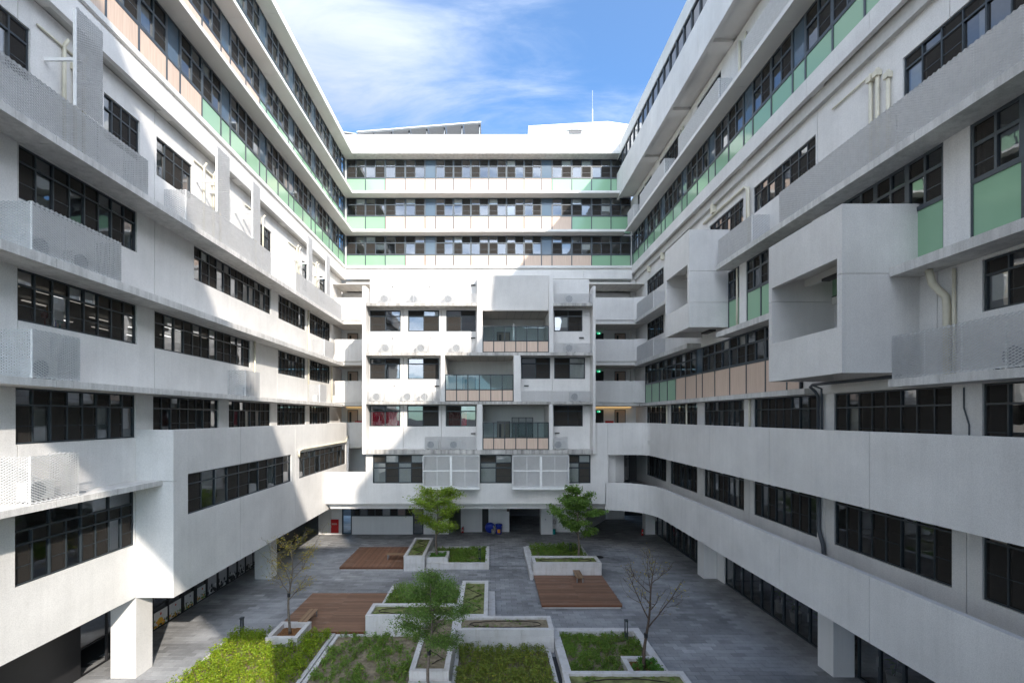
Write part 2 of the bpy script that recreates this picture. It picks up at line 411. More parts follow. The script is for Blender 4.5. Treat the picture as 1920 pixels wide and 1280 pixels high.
class MB:
    def __init__(s): s.v, s.f, s.mi = [], [], []
    def face(s, pts, mi=0, flip=False):
        n = len(s.v); s.v += [tuple(p) for p in pts]
        ids = list(range(n, n + len(pts)))
        s.f.append(ids[::-1] if flip else ids); s.mi.append(mi)
    def box(s, fr, u0, u1, d0, d1, z0, z1, mi=0):
        n = len(s.v)
        for z in (z0, z1):
            for (u, d) in ((u0, d0), (u1, d0), (u1, d1), (u0, d1)):
                s.v.append(fr.p(u, d, z))
        fs = [(3, 2, 1, 0), (4, 5, 6, 7), (0, 1, 5, 4), (1, 2, 6, 5), (2, 3, 7, 6), (3, 0, 4, 7)]
        for f in fs:
            ids = [n + i for i in f]
            s.f.append(ids[::-1] if fr.flip else ids); s.mi.append(mi)
        return s
    def grid(s, fr, us, zs, fill, d0, d1, mi=0):     # one connected solid made of the filled cells
        nu, nz = len(us) - 1, len(zs) - 1
        idx = {}
        def V(i, j, k):
            key = (i, j, k)
            if key not in idx:
                idx[key] = len(s.v); s.v.append(fr.p(us[i], (d0, d1)[k], zs[j]))
            return idx[key]
        def add(ids):
            s.f.append(ids if fr.flip else ids[::-1]); s.mi.append(mi)
        for i in range(nu):
            for j in range(nz):
                if not fill(i, j): continue
                add([V(i, j, 1), V(i + 1, j, 1), V(i + 1, j + 1, 1), V(i, j + 1, 1)])
                add([V(i, j, 0), V(i, j + 1, 0), V(i + 1, j + 1, 0), V(i + 1, j, 0)])
                if i == 0 or not fill(i - 1, j): add([V(i, j, 0), V(i, j, 1), V(i, j + 1, 1), V(i, j + 1, 0)])
                if i == nu - 1 or not fill(i + 1, j): add([V(i + 1, j, 0), V(i + 1, j + 1, 0), V(i + 1, j + 1, 1), V(i + 1, j, 1)])
                if j == 0 or not fill(i, j - 1): add([V(i, j, 0), V(i + 1, j, 0), V(i + 1, j, 1), V(i, j, 1)])
                if j == nz - 1 or not fill(i, j + 1): add([V(i, j + 1, 0), V(i, j + 1, 1), V(i + 1, j + 1, 1), V(i + 1, j + 1, 0)])
        return s
    def prism(s, pts, off, mi=0):                    # closed polygon swept by a vector
        off = Vector(off); n = len(pts); b = len(s.v)
        s.v += [tuple(p) for p in pts] + [tuple(Vector(p) + off) for p in pts]
        s.f.append(list(range(b, b + n))[::-1]); s.f.append(list(range(b + n, b + 2 * n)))
        s.mi += [mi, mi]
        for i in range(n):
            j = (i + 1) % n
            s.f.append([b + i, b + j, b + n + j, b + n + i]); s.mi.append(mi)
        return s
    def tube(s, pts, rads, seg=8, mi=0, cap=True):
        pts = [Vector(p) for p in pts]
        if not hasattr(rads, '__len__'): rads = [rads] * len(pts)
        rings = []
        ref = None
        for i, p in enumerate(pts):
            t = (pts[min(i + 1, len(pts) - 1)] - pts[max(i - 1, 0)])
            t = t.normalized() if t.length > 1e-9 else Vector((0, 0, 1))
            if ref is None or abs(ref.dot(t)) > 0.98:
                ref = t.orthogonal().normalized()
            a = (ref - t * ref.dot(t)).normalized(); b = t.cross(a); ref = a
            n = len(s.v)
            for k in range(seg):
                an = 2 * math.pi * k / seg
                s.v.append(tuple(p + (a * math.cos(an) + b * math.sin(an)) * rads[i]))
            rings.append(n)
        for i in range(len(rings) - 1):
            for k in range(seg):
                k2 = (k + 1) % seg
                s.f.append([rings[i] + k, rings[i] + k2, rings[i + 1] + k2, rings[i + 1] + k]); s.mi.append(mi)
        if cap:
            s.f.append([rings[0] + k for k in range(seg)][::-1]); s.mi.append(mi)
            s.f.append([rings[-1] + k for k in range(seg)]); s.mi.append(mi)
        return s
    def lathe(s, c, prof, seg=20, mi=0):
        n0 = len(s.v)
        for (r, z) in prof:
            for k in range(seg):
                a = 2 * math.pi * k / seg
                s.v.append((c[0] + r * math.cos(a), c[1] + r * math.sin(a), c[2] + z))
        for i in range(len(prof) - 1):
            for k in range(seg):
                k2 = (k + 1) % seg
                s.f.append([n0 + i * seg + k, n0 + i * seg + k2, n0 + (i + 1) * seg + k2, n0 + (i + 1) * seg + k]); s.mi.append(mi)
        s.f.append([n0 + k for k in range(seg)][::-1]); s.mi.append(mi)
        s.f.append([n0 + (len(prof) - 1) * seg + k for k in range(seg)]); s.mi.append(mi)
        return s
    def mesh(s, name):
        me = bpy.data.meshes.new(name)
        me.from_pydata(s.v, [], s.f)
        if any(s.mi): me.polygons.foreach_set('material_index', s.mi)
        me.update()
        return me
    def build(s, name, mats, parent=None, smooth=False):
        me = s.mesh(name)
        for m in (mats if isinstance(mats, (list, tuple)) else [mats]):
            me.materials.append(M[m] if isinstance(m, str) else m)
        if smooth: me.polygons.foreach_set('use_smooth', [True] * len(me.polygons))
        o = bpy.data.objects.new(name, me); C.objects.link(o)
        if parent is not None: o.parent = parent
        return o

def tag(o, label=None, cat=None, group=None, kind=None):
    if label: o['label'] = label
    if cat: o['category'] = cat
    if group: o['group'] = group
    if kind: o['kind'] = kind
    return o

def thing(name, label, cat, group=None, loc=(0, 0, 0)):
    o = bpy.data.objects.new(name, None); C.objects.link(o)
    o.empty_display_size = 0.3
    o.location = loc
    return tag(o, label, cat, group)

def copy_tree(o, parent=None):
    c = o.copy(); C.objects.link(c)
    if parent is not None: c.parent = parent
    for ch in list(o.children): copy_tree(ch, c)
    return c

def bx(name, mat, fr, u0, u1, d0, d1, z0, z1, parent=None):
    return MB().box(fr, u0, u1, d0, d1, z0, z1).build(name, mat, parent)

def quad(name, mat, fr, u0, u1, z0, z1, d, parent):
    mb = MB(); mb.face([fr.p(u0, d, z0), fr.p(u1, d, z0), fr.p(u1, d, z1), fr.p(u0, d, z1)], flip=fr.flip is False)
    return mb.build(name, mat, parent)

def wall(fr, u0, u1, z0, z1, d0, d1, parent, opens=(), joints=(), mat='concrete', name='wall_panel', gap=0.026):
    """a wall of separate panels between its joints, each one connected solid with its openings cut"""
    cuts = [u0] + sorted(j for j in joints if u0 + 0.05 < j < u1 - 0.05) + [u1]
    for a, b in zip(cuts[:-1], cuts[1:]):
        a2 = a + (gap / 2 if a > u0 else 0); b2 = b - (gap / 2 if b < u1 else 0)
        us = {a2, b2}; zs = {z0, z1}
        for (p, q, r, t) in opens:
            for x in (p, q):
                if a2 < x < b2: us.add(x)
            for x in (r, t):
                if z0 < x < z1: zs.add(x)
        us, zs = sorted(us), sorted(zs)
        def fill(i, j):
            cu, cz = (us[i] + us[i + 1]) / 2, (zs[j] + zs[j + 1]) / 2
            return not any(p < cu < q and r < cz < t for (p, q, r, t) in opens)
        mb = MB().grid(fr, us, zs, fill, d0, d1)
        if mb.f: mb.build(name, mat, parent)

def pxw(fr, u0, u1, z):                              # how wide a span of wall is in the photograph
    a, b = fr.p(u0, 0, z), fr.p(u1, 0, z)
    if a[1] < 1 or b[1] < 1: return 99
    return abs(F * a[0] / a[1] - F * b[0] / b[1])

LIT = []
def window(fr, u0, u1, z0, z1, d, n, parent, tiers=((0, .70, 2), (.70, 1, 2)), seed=0, mat='frame', kinds=None,
           clear=0.5, b=0.05, name='window', blinds=0.20, blind_all=False):
    """aluminium window: frame (one solid), panes and insect screens as sub-parts"""
    rnd = random.Random(seed * 7919 + int(u0 * 100) + int(z0 * 31))
    L = (u1 - u0) / n
    hgt = z1 - z0
    frames = MB()
    panes = []
    zl = [z0 + t[0] * hgt for t in tiers] + [z1]
    maxs = max(t[2] for t in tiers)
    us, bar_u = [], []
    for i in range(n):
        a = u0 + i * L
        us += [a - (0 if i == 0 else b * .5), a + (b if i == 0 else b * .5)]
        for k in range(1, maxs):
            c = a + L * k / maxs
            us += [c - b * .42, c + b * .42]
    us += [u1 - b, u1]
    zs = [z0, z0 + b]
    for z in zl[1:-1]: zs += [z - b * .6, z + b * .6]
    zs += [z1 - b, z1]
    nun = len(us) - 1
    def tier_of(j): return j // 2
    def fill(i, j):
        if j % 2 == 0: return True
        if i % 2 == 0:
            if (i // 2) % maxs == 0: return True
            return tiers[tier_of(j)][2] == maxs
        return False
    frames.grid(fr, us, zs, fill, d - 0.05, d + 0.05)
    wo_ = frames.build(name, mat, parent)
    small = pxw(fr, (u0 + u1) / 2 - L / 4, (u0 + u1) / 2 + L / 4, z0) < 4.5
    jg, js, jb = MB(), MB(), MB()
    for j in range(len(tiers)):
        zz0, zz1 = zs[2 * j + 1], zs[2 * j + 2]
        sp = tiers[j][2]
        for i in range(n):
            flipu = rnd.random() < 0.5
            for k in range(sp):
                if sp == maxs:
                    q = i * maxs + k
                    a, c = us[2 * q + 1], us[2 * q + 2]
                else:
                    a, c = us[2 * i * maxs + 1], us[2 * (i + 1) * maxs]
                kd = 'screen' if ((k % 2 == 0) != flipu) and sp > 1 else 'glass'
                if kinds: kd = kinds(i, j, k)
                if kd == 'glass' and rnd.random() > clear + 0.25 and sp > 1: kd = 'screen'
                dd = d - 0.012 if kd == 'glass' else d + 0.02
                if kd == 'screen' and j == 0 and not small:
                    zm = (zz0 + zz1) / 2 - 0.08
                    frames2 = MB().box(fr, a + .002, c - .002, d + .003, d + .028, zm, zm + .022)
                    frames2.build('rail', mat, wo_)
                if small:
                    tgt = jg if kd == 'glass' else js
                    tgt.face([fr.p(a, dd, zz0), fr.p(c, dd, zz0), fr.p(c, dd, zz1), fr.p(a, dd, zz1)], flip=not fr.flip)
                else:
                    quad('pane' if kd == 'glass' else 'insect_screen', kd, fr, a, c, zz0, zz1, dd, wo_)
                if blinds and (kd == 'glass' or blind_all) and rnd.random() < blinds:
                    zb = zz0 + (zz1 - zz0) * rnd.choice((.0, .0, .25, .45)) if j == 0 and not blind_all else zz0
                    bd = d - (.03 if blind_all else .12)
                    jb.face([fr.p(a, bd, zb), fr.p(c, bd, zb), fr.p(c, bd, zz1), fr.p(a, bd, zz1)], flip=not fr.flip)
    if jg.f: jg.build('glazing', 'glass', wo_)
    if js.f: js.build('insect_screen', 'screen', wo_)
    if jb.f: jb.build('blind', 'blind', wo_)
    return wo_

def curtain(fr, d, z0, units, parent, top, panel_h=1.03, seed=0, zs=(1.15, 2.10, 2.35, 2.78)):
    """curtain wall: spandrel panels below, sliding sashes and fanlights above; unit = (u0, u1, kind, narrow)"""
    for i, (u0, u1, kind, narrow) in enumerate(units):
        m = .045
        bx('panel', 'green' if kind == 'g' else 'wood_panel', fr, u0 + m, u1 - m, d - .05, d - (.005 if kind == 'g' else -.012), z0 + .03, z0 + panel_h, parent)
        # the frame of the unit, spandrel included
        if narrow:
            us = [u0, u0 + m, u1 - m, u1]; zl = [z0, z0 + .03, z0 + panel_h, z0 + panel_h + .10, top - .06, top]
            fo = MB().grid(fr, us, zl, lambda a, b: a != 1 or b % 2 == 0, d - .06, d + .03).build('window_frame', 'frame_grey', parent)
            bx('column_cover', 'blue', fr, u0 + m, u1 - m, d - .05, d - .015, z0 + panel_h + .10, top - .06, parent)
        else:
            us = [u0, u0 + m, u1 - m, u1]
            zl = [z0, z0 + .03, z0 + panel_h, z0 + panel_h + .06]
            MB().grid(fr, us, zl, lambda a, b: a != 1 or b != 1, d - .06, d + .03).build('panel_frame', 'frame_grey', parent)
            window(fr, u0, u1, z0 + panel_h + .06, top, d - .015, 1, parent, tiers=((0, .62, 2), (.62, 1, 2)), seed=seed + i, mat='frame_grey', clear=.75, b=.085)

def lattice(name, quads, parent, cu=0.15, cz=0.085, w=0.025, out=(0, -1, 0)):
    """expanded-metal mesh over rectangles given as (origin, u vector, height): real strands"""
    mb = MB()
    for (o, uv, hgt) in quads:
        o = Vector(o); uv = Vector(uv)
        L = uv.length; ud = uv / L
        nrm = ud.cross(Vector((0, 0, 1)))
        if nrm.dot(Vector(out)) > 0: nrm = -nrm
        nu, nz = max(2, int(round(L / (cu / 2)))), max(2, int(round(hgt / (cz / 2))))
        su, sz = L / nu, hgt / nz
        ids = {}
        def node(i, j):
            if (i, j) not in ids:
                n = len(mb.v)
                p = o + ud * (i * su) + Vector((0, 0, j * sz))
                mb.v.append(tuple(p + Vector((0, 0, w / 2)) - nrm * w * .36)); mb.v.append(tuple(p - Vector((0, 0, w / 2)) + nrm * w * .36))
                ids[(i, j)] = n
            return ids[(i, j)]
        for i in range(nu):
            for j in range(nz + 1):
                if (i + j) % 2: continue
                for dj in (1, -1):
                    if 0 <= j + dj <= nz:
                        a, b = node(i, j), node(i + 1, j + dj)
                        mb.f.append([a, b, b + 1, a + 1]); mb.mi.append(0)
    return mb.build(name, 'cage', parent)

def cage(fr, u0, u1, d0, d1, z0, z1, parent, end0=True, end1=True, fine=1.0):
    """mesh guard round an air conditioner ledge: long side, returns, angle frame"""
    qs = [(fr.p(u0, d1, z0 + .02), Vector(fr.p(u1, d1, 0)) - Vector(fr.p(u0, d1, 0)), z1 - z0 - .02)]
    if end0: qs.append((fr.p(u0, d0, z0 + .02), Vector(fr.p(u0, d1, 0)) - Vector(fr.p(u0, d0, 0)), z1 - z0 - .02))
    if end1: qs.append((fr.p(u1, d0, z0 + .02), Vector(fr.p(u1, d1, 0)) - Vector(fr.p(u1, d0, 0)), z1 - z0 - .02))
    mid = (u0 + u1) / 2
    o = lattice('mesh_guard', qs, parent, 0.15 * fine, 0.080 * fine, 0.030 * fine, fr.d + Vector((0, -.5, 0)))
    n = max(1, int(round((u1 - u0) / 1.15)))
    t = .03
    for k in range(n + 1):
        u = u0 + (u1 - u0) * k / n
        bx('post', 'white_metal', fr, u - t / 2, u + t / 2, d1 - t - .012, d1 - .012, z0 + .002, z1, o)
    for zz in (z0 + .03, z1 - .05):
        bx('rail', 'white_metal', fr, u0 + t, u1 - t, d1 - t - .016, d1 - .014, zz, zz + t, o)
    return o

AC_N = [0]
def ac_unit(fr, u, d, z, label, facing=1, wdt=.85, hgt=.62, dep=.32):
    """outdoor air-conditioner unit: casing, fan ring, grille bars, feet"""
    t = thing('air_conditioner', label, 'air conditioner', 'outdoor air conditioners behind mesh guards')
    mb = MB()
    mb.box(fr, u - wdt / 2, u + wdt / 2, d - dep / 2, d + dep / 2, z + .05, z + hgt)
    mb.build('casing', 'ac', t)
    g = MB()
    ring = [fr.p(u - .12 + .25 * math.cos(a), d + dep / 2 + .012, z + .05 + hgt * .46 + .25 * math.sin(a)) for a in [2 * math.pi * k / 20 for k in range(21)]]
    g.tube(ring, .016, 5, 0, False)
    g.build('fan_ring', 'slab', t)
    g = MB(); c = fr.p(u - .12, d + dep / 2 + .006, z + .05 + hgt * .46)
    pts = [fr.p(u - .12 + .235 * math.cos(a), d + dep / 2 + .006, z + .05 + hgt * .46 + .235 * math.sin(a)) for a in [2 * math.pi * k / 20 for k in range(20)]]
    g.face(pts); g.build('fan_opening', 'slab', t)
    for s_ in (-1, 1):
        bx('foot', 'black', fr, u + s_ * wdt * .35 - .05, u + s_ * wdt * .35 + .05, d - dep / 2 - .02, d + dep / 2 + .02, z + .002, z + .05, t)
    return t

def pipe(pts, r, parent, mat='cream_pipe', name='pipe', seg=8):
    return MB().tube(pts, r, seg).build(name, mat, parent, True)

def Y_at(x, X):                                      # depth at which a wall at sideways distance X shows at photo column x
    return F * X / abs(x - VX)
exec_parts = []

# ------------------------------------------------------------------ the left wing
JL = [8.4, 14.15, 19.9, 25.65, 31.4, 37.15]
left = thing('school_wing', 'tall pale wing along the left side, with a projecting bay over the arcade', 'building', 'wings round the court')
UB = 44.88
def units_side(lim, u_from=8.0, u_to=44.85):
    out = []
    k = -3
    while True:
        n0 = 20.13 + 4.05 * k
        a = [(n0, n0 + .86, True), (n0 + .86, n0 + 2.455, False), (n0 + 2.455, n0 + 4.05, False)]
        for (p, q, nr) in a:
            if p >= u_to - .3: return out
            if q < u_from: continue
            out.append((p, min(q, u_to), 'w' if q <= lim else 'g', nr))
        k += 1

def Yl(x): return Y_at(x, XL)
rowsL = {
  'F3': (8.05, 11.54, 9.78, 11.52, [(8.35, 13.1, 4), (Yl(29.2), 18.86, 4), (Yl(287), Yl(410), 4), (Yl(429), Yl(507), 4), (Yl(519.8), Yl(573), 4), (Yl(580.3), Yl(618.8), 4)]),
  'F4': (11.76, 15.20, 13.57, 15.18, [(8.35, 13.1, 4), (Yl(33), Yl(257), 4), (Yl(290), Yl(469), 6), (Yl(521.5), Yl(573), 4), (Yl(580.7), Yl(619), 4)]),
  'F5': (15.48, 19.00, 17.31, 18.98, [(8.35, 13.1, 4), (Yl(35), Yl(257), 4), (Yl(363.7), Yl(507.7), 6), (Yl(522), Yl(573), 4), (Yl(580.7), Yl(619), 4)]),
  'F6': (19.24, 23.76, 21.06, 22.74, [(9.9, 14.54, 4), (Yl(195), Yl(262), 2), (Yl(293.5), Yl(360), 2), (Yl(488), Yl(509), 2)]),
}
for fl, (z0, z1, wz0, wz1, ws) in rowsL.items():
    ops = [(a, b, wz0, wz1) for (a, b, n) in ws]
    if fl == 'F6': ops += [(35.5, 36.5, 20.35, 22.6), (39.1, 40.5, 20.35, 22.6)]
    wall(FL, 2, UB, z0 + .003, z1 - .003, -.2, 0, left, ops, JL)
    for i, (a, b, n) in enumerate(ws):
        window(FL, a + .01, b - .01, wz0 + .01, wz1 - .01, -.11, n, left, seed=i, clear=.55)
for (a, b) in ((35.5, 36.5), (39.1, 40.5)):
    window(FL, a + .01, b - .01, 20.36, 22.59, -.11, 1, left, tiers=((0, .75, 1), (.75, 1, 1)), seed=3)
# second floor beside the projecting bay
dz0 = 5.44
wall(FL, 2, 18.86, 3.3, 7.847, -.2, 0, left, [(8.35, 13.1, dz0, 7.83), (Yl(28), 18.80, dz0, 7.83)], [8.4, 13.6])
for i, (a, b) in enumerate(((8.35, 13.1), (Yl(28), 18.80))):
    window(FL, a + .01, b - .01, dz0 + .01, 7.82, -.11, 4, left, tiers=((0, .52, 2), (.52, .70, 2), (.70, 1, 1)), seed=i + 5)
# ledges with a drip edge
for (a, b, z0, z1) in ((2, 18.865, 7.85, 8.05), (2, 42.0, 11.54, 11.76), (2, 42.0, 15.2, 15.48), (2, 42.0, 19.0, 19.24)):
    wall(FL, a, b, z0, z1, -.2, 1.08, left, (), [x + .1 for x in JL], 'concrete_stain', 'ledge', .014)
# projecting bay on the first and second floor
FV = fback(18.87)
wall(FV, -14.42, -12.9, 3.28, 8.0, -.2, 0, left, (), ())
wall(FV, -14.42, -12.9, 8.018, 10.1, -.2, 0, left, (), ())
def Yv(x): return Y_at(x, 12.9)
vw = [(Yv(352.4), Yv(546.6), 5), (Yv(561), Yv(648.3), 5)]
wall(FL, 19.073, 41.45, 3.28, 10.1, 1.32, 1.52, left, [(a, b, 6.45, 8.2) for (a, b, n) in vw], [23.93, 30.65])
for i, (a, b, n) in enumerate(vw):
    window(FL, a + .01, b - .01, 6.46, 8.19, 1.40, n, left, seed=20 + i, clear=.6, tiers=((0, .74, 2), (.74, 1, 2)))
bx('cornice_corner', 'concrete', FW, -14.42, -13.945, 44.503, 44.89, 23.8, 25.1, left)
for (a, b) in ((19.4, 20.6), (23.0, 24.4), (25.0, 26.0), (27.6, 28.8)):
    bx('cable_duct', 'slab', FL, a, b, .55, .62, 11.762, 11.80, left)
bx('cable_duct', 'slab', FL, 15.3, 15.9, .3, .55, 8.052, 8.10, left)
bx('bay_roof', 'roof', FL, 19.073, 41.45, .003, 1.317, 9.5, 9.62, left)
bx('bay_end_wall', 'concrete', FL, 41.46, 41.66, -.2, 1.52, 3.28, 10.1, left)
bx('bay_floor', 'room_floor', FL, 19.073, 41.45, -.2, 1.317, 5.2, 5.4, left)
# arcade
bx('arcade_ceiling', 'soffit', FL, 19.08, 41.9, -2.75, 1.31, 3.305, 3.5, left)
bx('arcade_ceiling', 'soffit', FL, 2, 18.86, -2.75, -.205, 3.305, 3.5, left)
for y in (7.35, 18.875, 30.4, 41.9):
    bx('column', 'concrete', FW, -15.46, -14.425 if y < 18 else -14.43, y, y + .92, 0.002, 3.276, left)
# upper floors: curtain walls, slabs, cornice
for (z0, top, lim, sd) in ((25.12, 28.105, 22.8, 100), (28.345, 31.765, 28.4, 200), (32.0, 35.495, 0, 300)):
    curtain(FL, .35, z0, units_side(lim), left, top, panel_h=1.08 if z0 < 26 else 1.62, seed=sd)
JS = [20.57 + 4.05 * k for k in range(-4, 7)]
for (z0, z1) in ((28.11, 28.34), (31.77, 31.995), (35.5, 35.95)):
    wall(FL, 2, 44.895, z0, z1, .28, 1.32, left, (), JS, 'soffit', 'floor_slab', .014)
wall(FL, 2, 44.5, 24.88, 25.115, .0, .47, left, (), [x for x in JL], 'concrete', 'cornice', .014)
wall(FL, 2, 44.5, 24.66, 24.877, .0, .34, left, (), [], 'soffit', 'cornice_groove')
wall(FL, 2, 44.5, 23.77, 24.657, .28, .48, left, (), [x for x in JL], 'concrete', 'cornice', .014)
bx('cornice_soffit', 'soffit', FL, 2, 44.5, .003, .277, 24.05, 24.2, left)
for y in (14.2, 19.95, 25.7, 31.45, 37.2):
    bx('beam', 'soffit', FL, y, y + .7, .003, .277, 23.78, 24.045, left)
# rooms behind the glass
for (z0, z1) in ((3.52, 4.3), (7.86, 8.04), (11.56, 11.74), (15.22, 15.46), (19.02, 19.22), (23.8, 25.1), (28.12, 28.33), (31.78, 31.98), (35.52, 35.9)):
    bx('room_slab', 'room', FL, 2, 44.7, -7.2, -.205 if z0 < 23 else .27, z0, z1, left)
bx('room_back_wall', 'room', FL, 2, 44.7, -7.45, -7.22, 0.01, 35.9, left)
for y in (13.9, 31.0, 44.72):
    for (z0, z1) in ((4.32, 7.84), (8.06, 11.54), (11.76, 15.2), (15.48, 19.0), (19.24, 23.78), (25.12, 28.1), (28.35, 31.76), (32.0, 35.5)):
        bx('partition', 'room', FL, y, y + .15, -7.2, -.21, z0, z1, left)
for z in (15.1, 18.9, 11.45):
    for u in (15.2, 16.8, 18.2, 21.2, 23.4, 25.6):
        if z < 12 or z > 18: continue
        for d in (-1.6, -3.4, -5.2):
            if z > 18 and d < -2: continue
            bx('ceiling_light', 'tube_light', FL, u - .55, u + .55, d - .05, d + .05, z - .06, z - .02, left)
# mesh guards on the ledges (photo columns give their ends)
def Yc(x): return Y_at(x, 13.42)
cagesL = [  # u0, u1, z0, height, end0
  (9.0, Yc(277.8), 19.24, 1.40, True), (Yc(349.5), Yc(508), 19.24, 1.40, True), (Yc(555), Yc(641), 19.24, 1.38, True),
  (Yc(60.5), Yc(227.5), 15.48, 1.46, True), (Yc(608.7), Yc(625.7), 15.48, 1.42, True),
  (Yc(61), Yc(150.5), 11.76, 1.44, True), (Yc(460.6), Yc(487), 11.76, 1.42, True), (Yc(599.9), Yc(612), 11.76, 1.42, True),
  (Yc(57.5), Yc(148.5), 8.05, 1.42, True)]
for (u0, u1, z0, hh, e0) in cagesL:
    cage(FL, u0, u1, .004, 1.0, z0, z0 + hh, left, fine=1.0 if u0 < 22 else 1.35)
# tall mesh screens, their posts and arms, and pipes by the sixth floor
for (xa, xb) in ((139, 193), (405.6, 430.7), (472.7, 488), (576.6, 586), (611, 618.7)):
    u0, u1 = Yc(xa), Yc(xb)
    s = lattice('mesh_screen', [(FL.p(u0 + .07, 1.0, 20.68), Vector((0, u1 - u0 - .07, 0)), 23.9 - 20.68)], left, .15 if u0 < 20 else .20, .078 if u0 < 20 else .10, .030 if u0 < 20 else .040, (1, 0, 0))
    bx('post', 'white_metal', FL, u0, u0 + .06, .96, 1.03, 20.66, 23.765, s)
    bx('arm', 'white_metal', FL, u0 + .002, u0 + .058, .02, .958, 22.1, 22.2, s)
    bx('arm', 'white_metal', FL, u1 - .06, u1 - .004, .02, .958, 22.1, 22.2, s)
for u in (15.6, 16.0, 16.35, 23.2, 24.0, 24.6, 28.3, 29.2, 34.3, 34.7, 38.0, 38.4):
    p = pipe([FL.p(u, .09, 19.26), FL.p(u, .09, 22.9), FL.p(u, .09, 23.1), FL.p(u + .02, .22, 23.3)], .055, left)
    if u in (16.0, 24.0, 28.3):
        MB().box(FL, u - .10, u + .10, .01, .18, 22.55, 22.75).build('hopper', 'cream_pipe', p)
for (a, b) in ((14.7, 16.3), (22.5, 25.0), (27.2, 29.0), (33.0, 35.0), (37.2, 38.2)):
    pipe([FL.p(a, .05, 23.05), FL.p(b, .05, 23.05)], .035, left, name='conduit')
pipe([FL.p(12.9, .12, 15.5), FL.p(12.9, .12, 18.4), FL.p(12.9, .3, 18.7), FL.p(12.9, .3, 18.98)], .075, left)
for (a, z0, z1) in ((41.9, 12.0, 15.2), (36.55, 11.8, 19.0), (28.2, 11.8, 15.2)):
    pipe([FL.p(a, .08, z0), FL.p(a, .08, z1)], .06, left)
# pipe run over the rear first-floor windows
pipe([FL.p(31.0, 1.62, 7.95), FL.p(31.0, 1.62, 8.35), FL.p(31.4, 1.62, 8.42), FL.p(41.0, 1.62, 8.42), FL.p(41.35, 1.66, 8.9)], .07, left)
pipe([FL.p(41.6, 1.60, 3.4), FL.p(41.6, 1.60, 8.6)], .10, left, 'white_metal')

AC = []
for (u, z) in ((14.3, 15.48), (15.7, 15.48), (14.3, 11.76), (14.2, 8.05), (26.1, 11.76), (37.1, 11.76), (38.5, 15.48)):
    flo = {15.48: 'fifth', 11.76: 'fourth', 8.05: 'third'}[z]
    lab = {(14.3, 15.48): 'pale air conditioner, nearer of two in the high guard at the left edge',
           (15.7, 15.48): 'pale air conditioner, farther of two in the high guard at the left edge',
           (14.3, 11.76): 'pale air conditioner in the middle mesh guard at the left edge',
           (14.2, 8.05): 'pale air conditioner in the lowest sunlit mesh guard at the left edge',
           (26.1, 11.76): 'pale air conditioner in the small guard half way along the left wing',
           (37.1, 11.76): 'pale air conditioner in the lower small guard at the far left corner',
           (38.5, 15.48): 'pale air conditioner in the upper small guard at the far left corner'}[(u, z)]
    ac_unit(FL, u, .5, z + .001, lab)

# ------------------------------------------------------------------ the back wing
back = thing('school_wing', 'white wing closing the far end, three sunlit glazed floors under a plain parapet', 'building', 'wings round the court')
edges = [649.8, 685.3, 722.4, 759.9, 797, 816.9, 850.3, 882.9, 916.3, 949.6, 982.6, 1015.3, 1034.9, 1072, 1109.1, 1145.5, 1182.5]
EX = [(x - VX) * YB / F for x in edges]
def units_back(green_l, green_r):
    out = []
    for i in range(16):
        out.append((EX[i], EX[i + 1], 'g' if i < green_l or i >= green_r else 'w', i in (4, 11)))
    return out
for (z0, top, gl, gr, sd) in ((25.12, 28.105, 3, 14, 500), (28.345, 31.765, 2, 13, 600), (32.0, 35.495, 2, 12, 700)):
    un = units_back(gl, gr)
    if z0 > 31: un = [u for u in un if u[0] < 12]
    curtain(FB, 0, z0, un, back, top, panel_h=1.10 if z0 < 26 else 1.62, seed=sd)
bx('corner_post', 'white_metal', FB, EX[0] - .18, EX[0] - .003, -.05, .05, 25.13, 35.49, back)
JB = [-12.6 + 3.95 * k for k in range(0, 7)]
for (z0, z1) in ((28.11, 28.34), (31.77, 31.995)):
    wall(FB, -13.095, 12.735, z0, z1, -.07, 1.04, back, (), JB, 'soffit', 'floor_slab', .014)
wall(FB, -13.095, 12.195, 35.5, 35.75, -.07, 1.04, back, (), JB, 'concrete_stain', 'floor_slab', .014)
wall(FB, -15, 14, 35.753, 37.29, .84, 1.04, back, (), [-9.6, -4.7, .2, 5.1, 10.0], 'concrete', 'parapet_panel', .014)
wall(FB, -13.94, 13.55, 24.88, 25.115, -.2, .42, back, (), [-9.7, -.8, 3.4, 8.9], 'concrete', 'cornice', .014)
wall(FB, -13.94, 13.55, 24.66, 24.877, -.2, .25, back, (), [], 'soffit', 'cornice_groove')
for (a, b) in ((-13.94, -6.35), (-5.32, 4.88), (5.92, 13.55)):
    wall(FB, a, b, 23.85, 24.657, .15, .41, back, (), [-9.7, 8.9], 'concrete', 'cornice', .014)
    bx('beam', 'soffit', FB, a, b, -.4, .12, 22.7, 23.6, back)
for (a, b) in ((-6.35, -5.32), (4.88, 5.92)):
    bx('column', 'concrete', FB, a + .003, b - .003, -.2, .45, 18.0, 24.655, back)
# open corridors: back wall, slabs, parapets
bx('corridor_wall', 'paint', FW, -15.5, 15.0, 45.3, 45.5, 4.5, 24.0, back)
for z in (22.7, 19.05, 15.3, 11.62, 7.78):
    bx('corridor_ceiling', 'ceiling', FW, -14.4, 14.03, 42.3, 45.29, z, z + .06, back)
    if z < 22: bx('corridor_slab', 'concrete', FW, -14.4, 14.03, 42.3, 45.29, z + .07, z + .95, back)
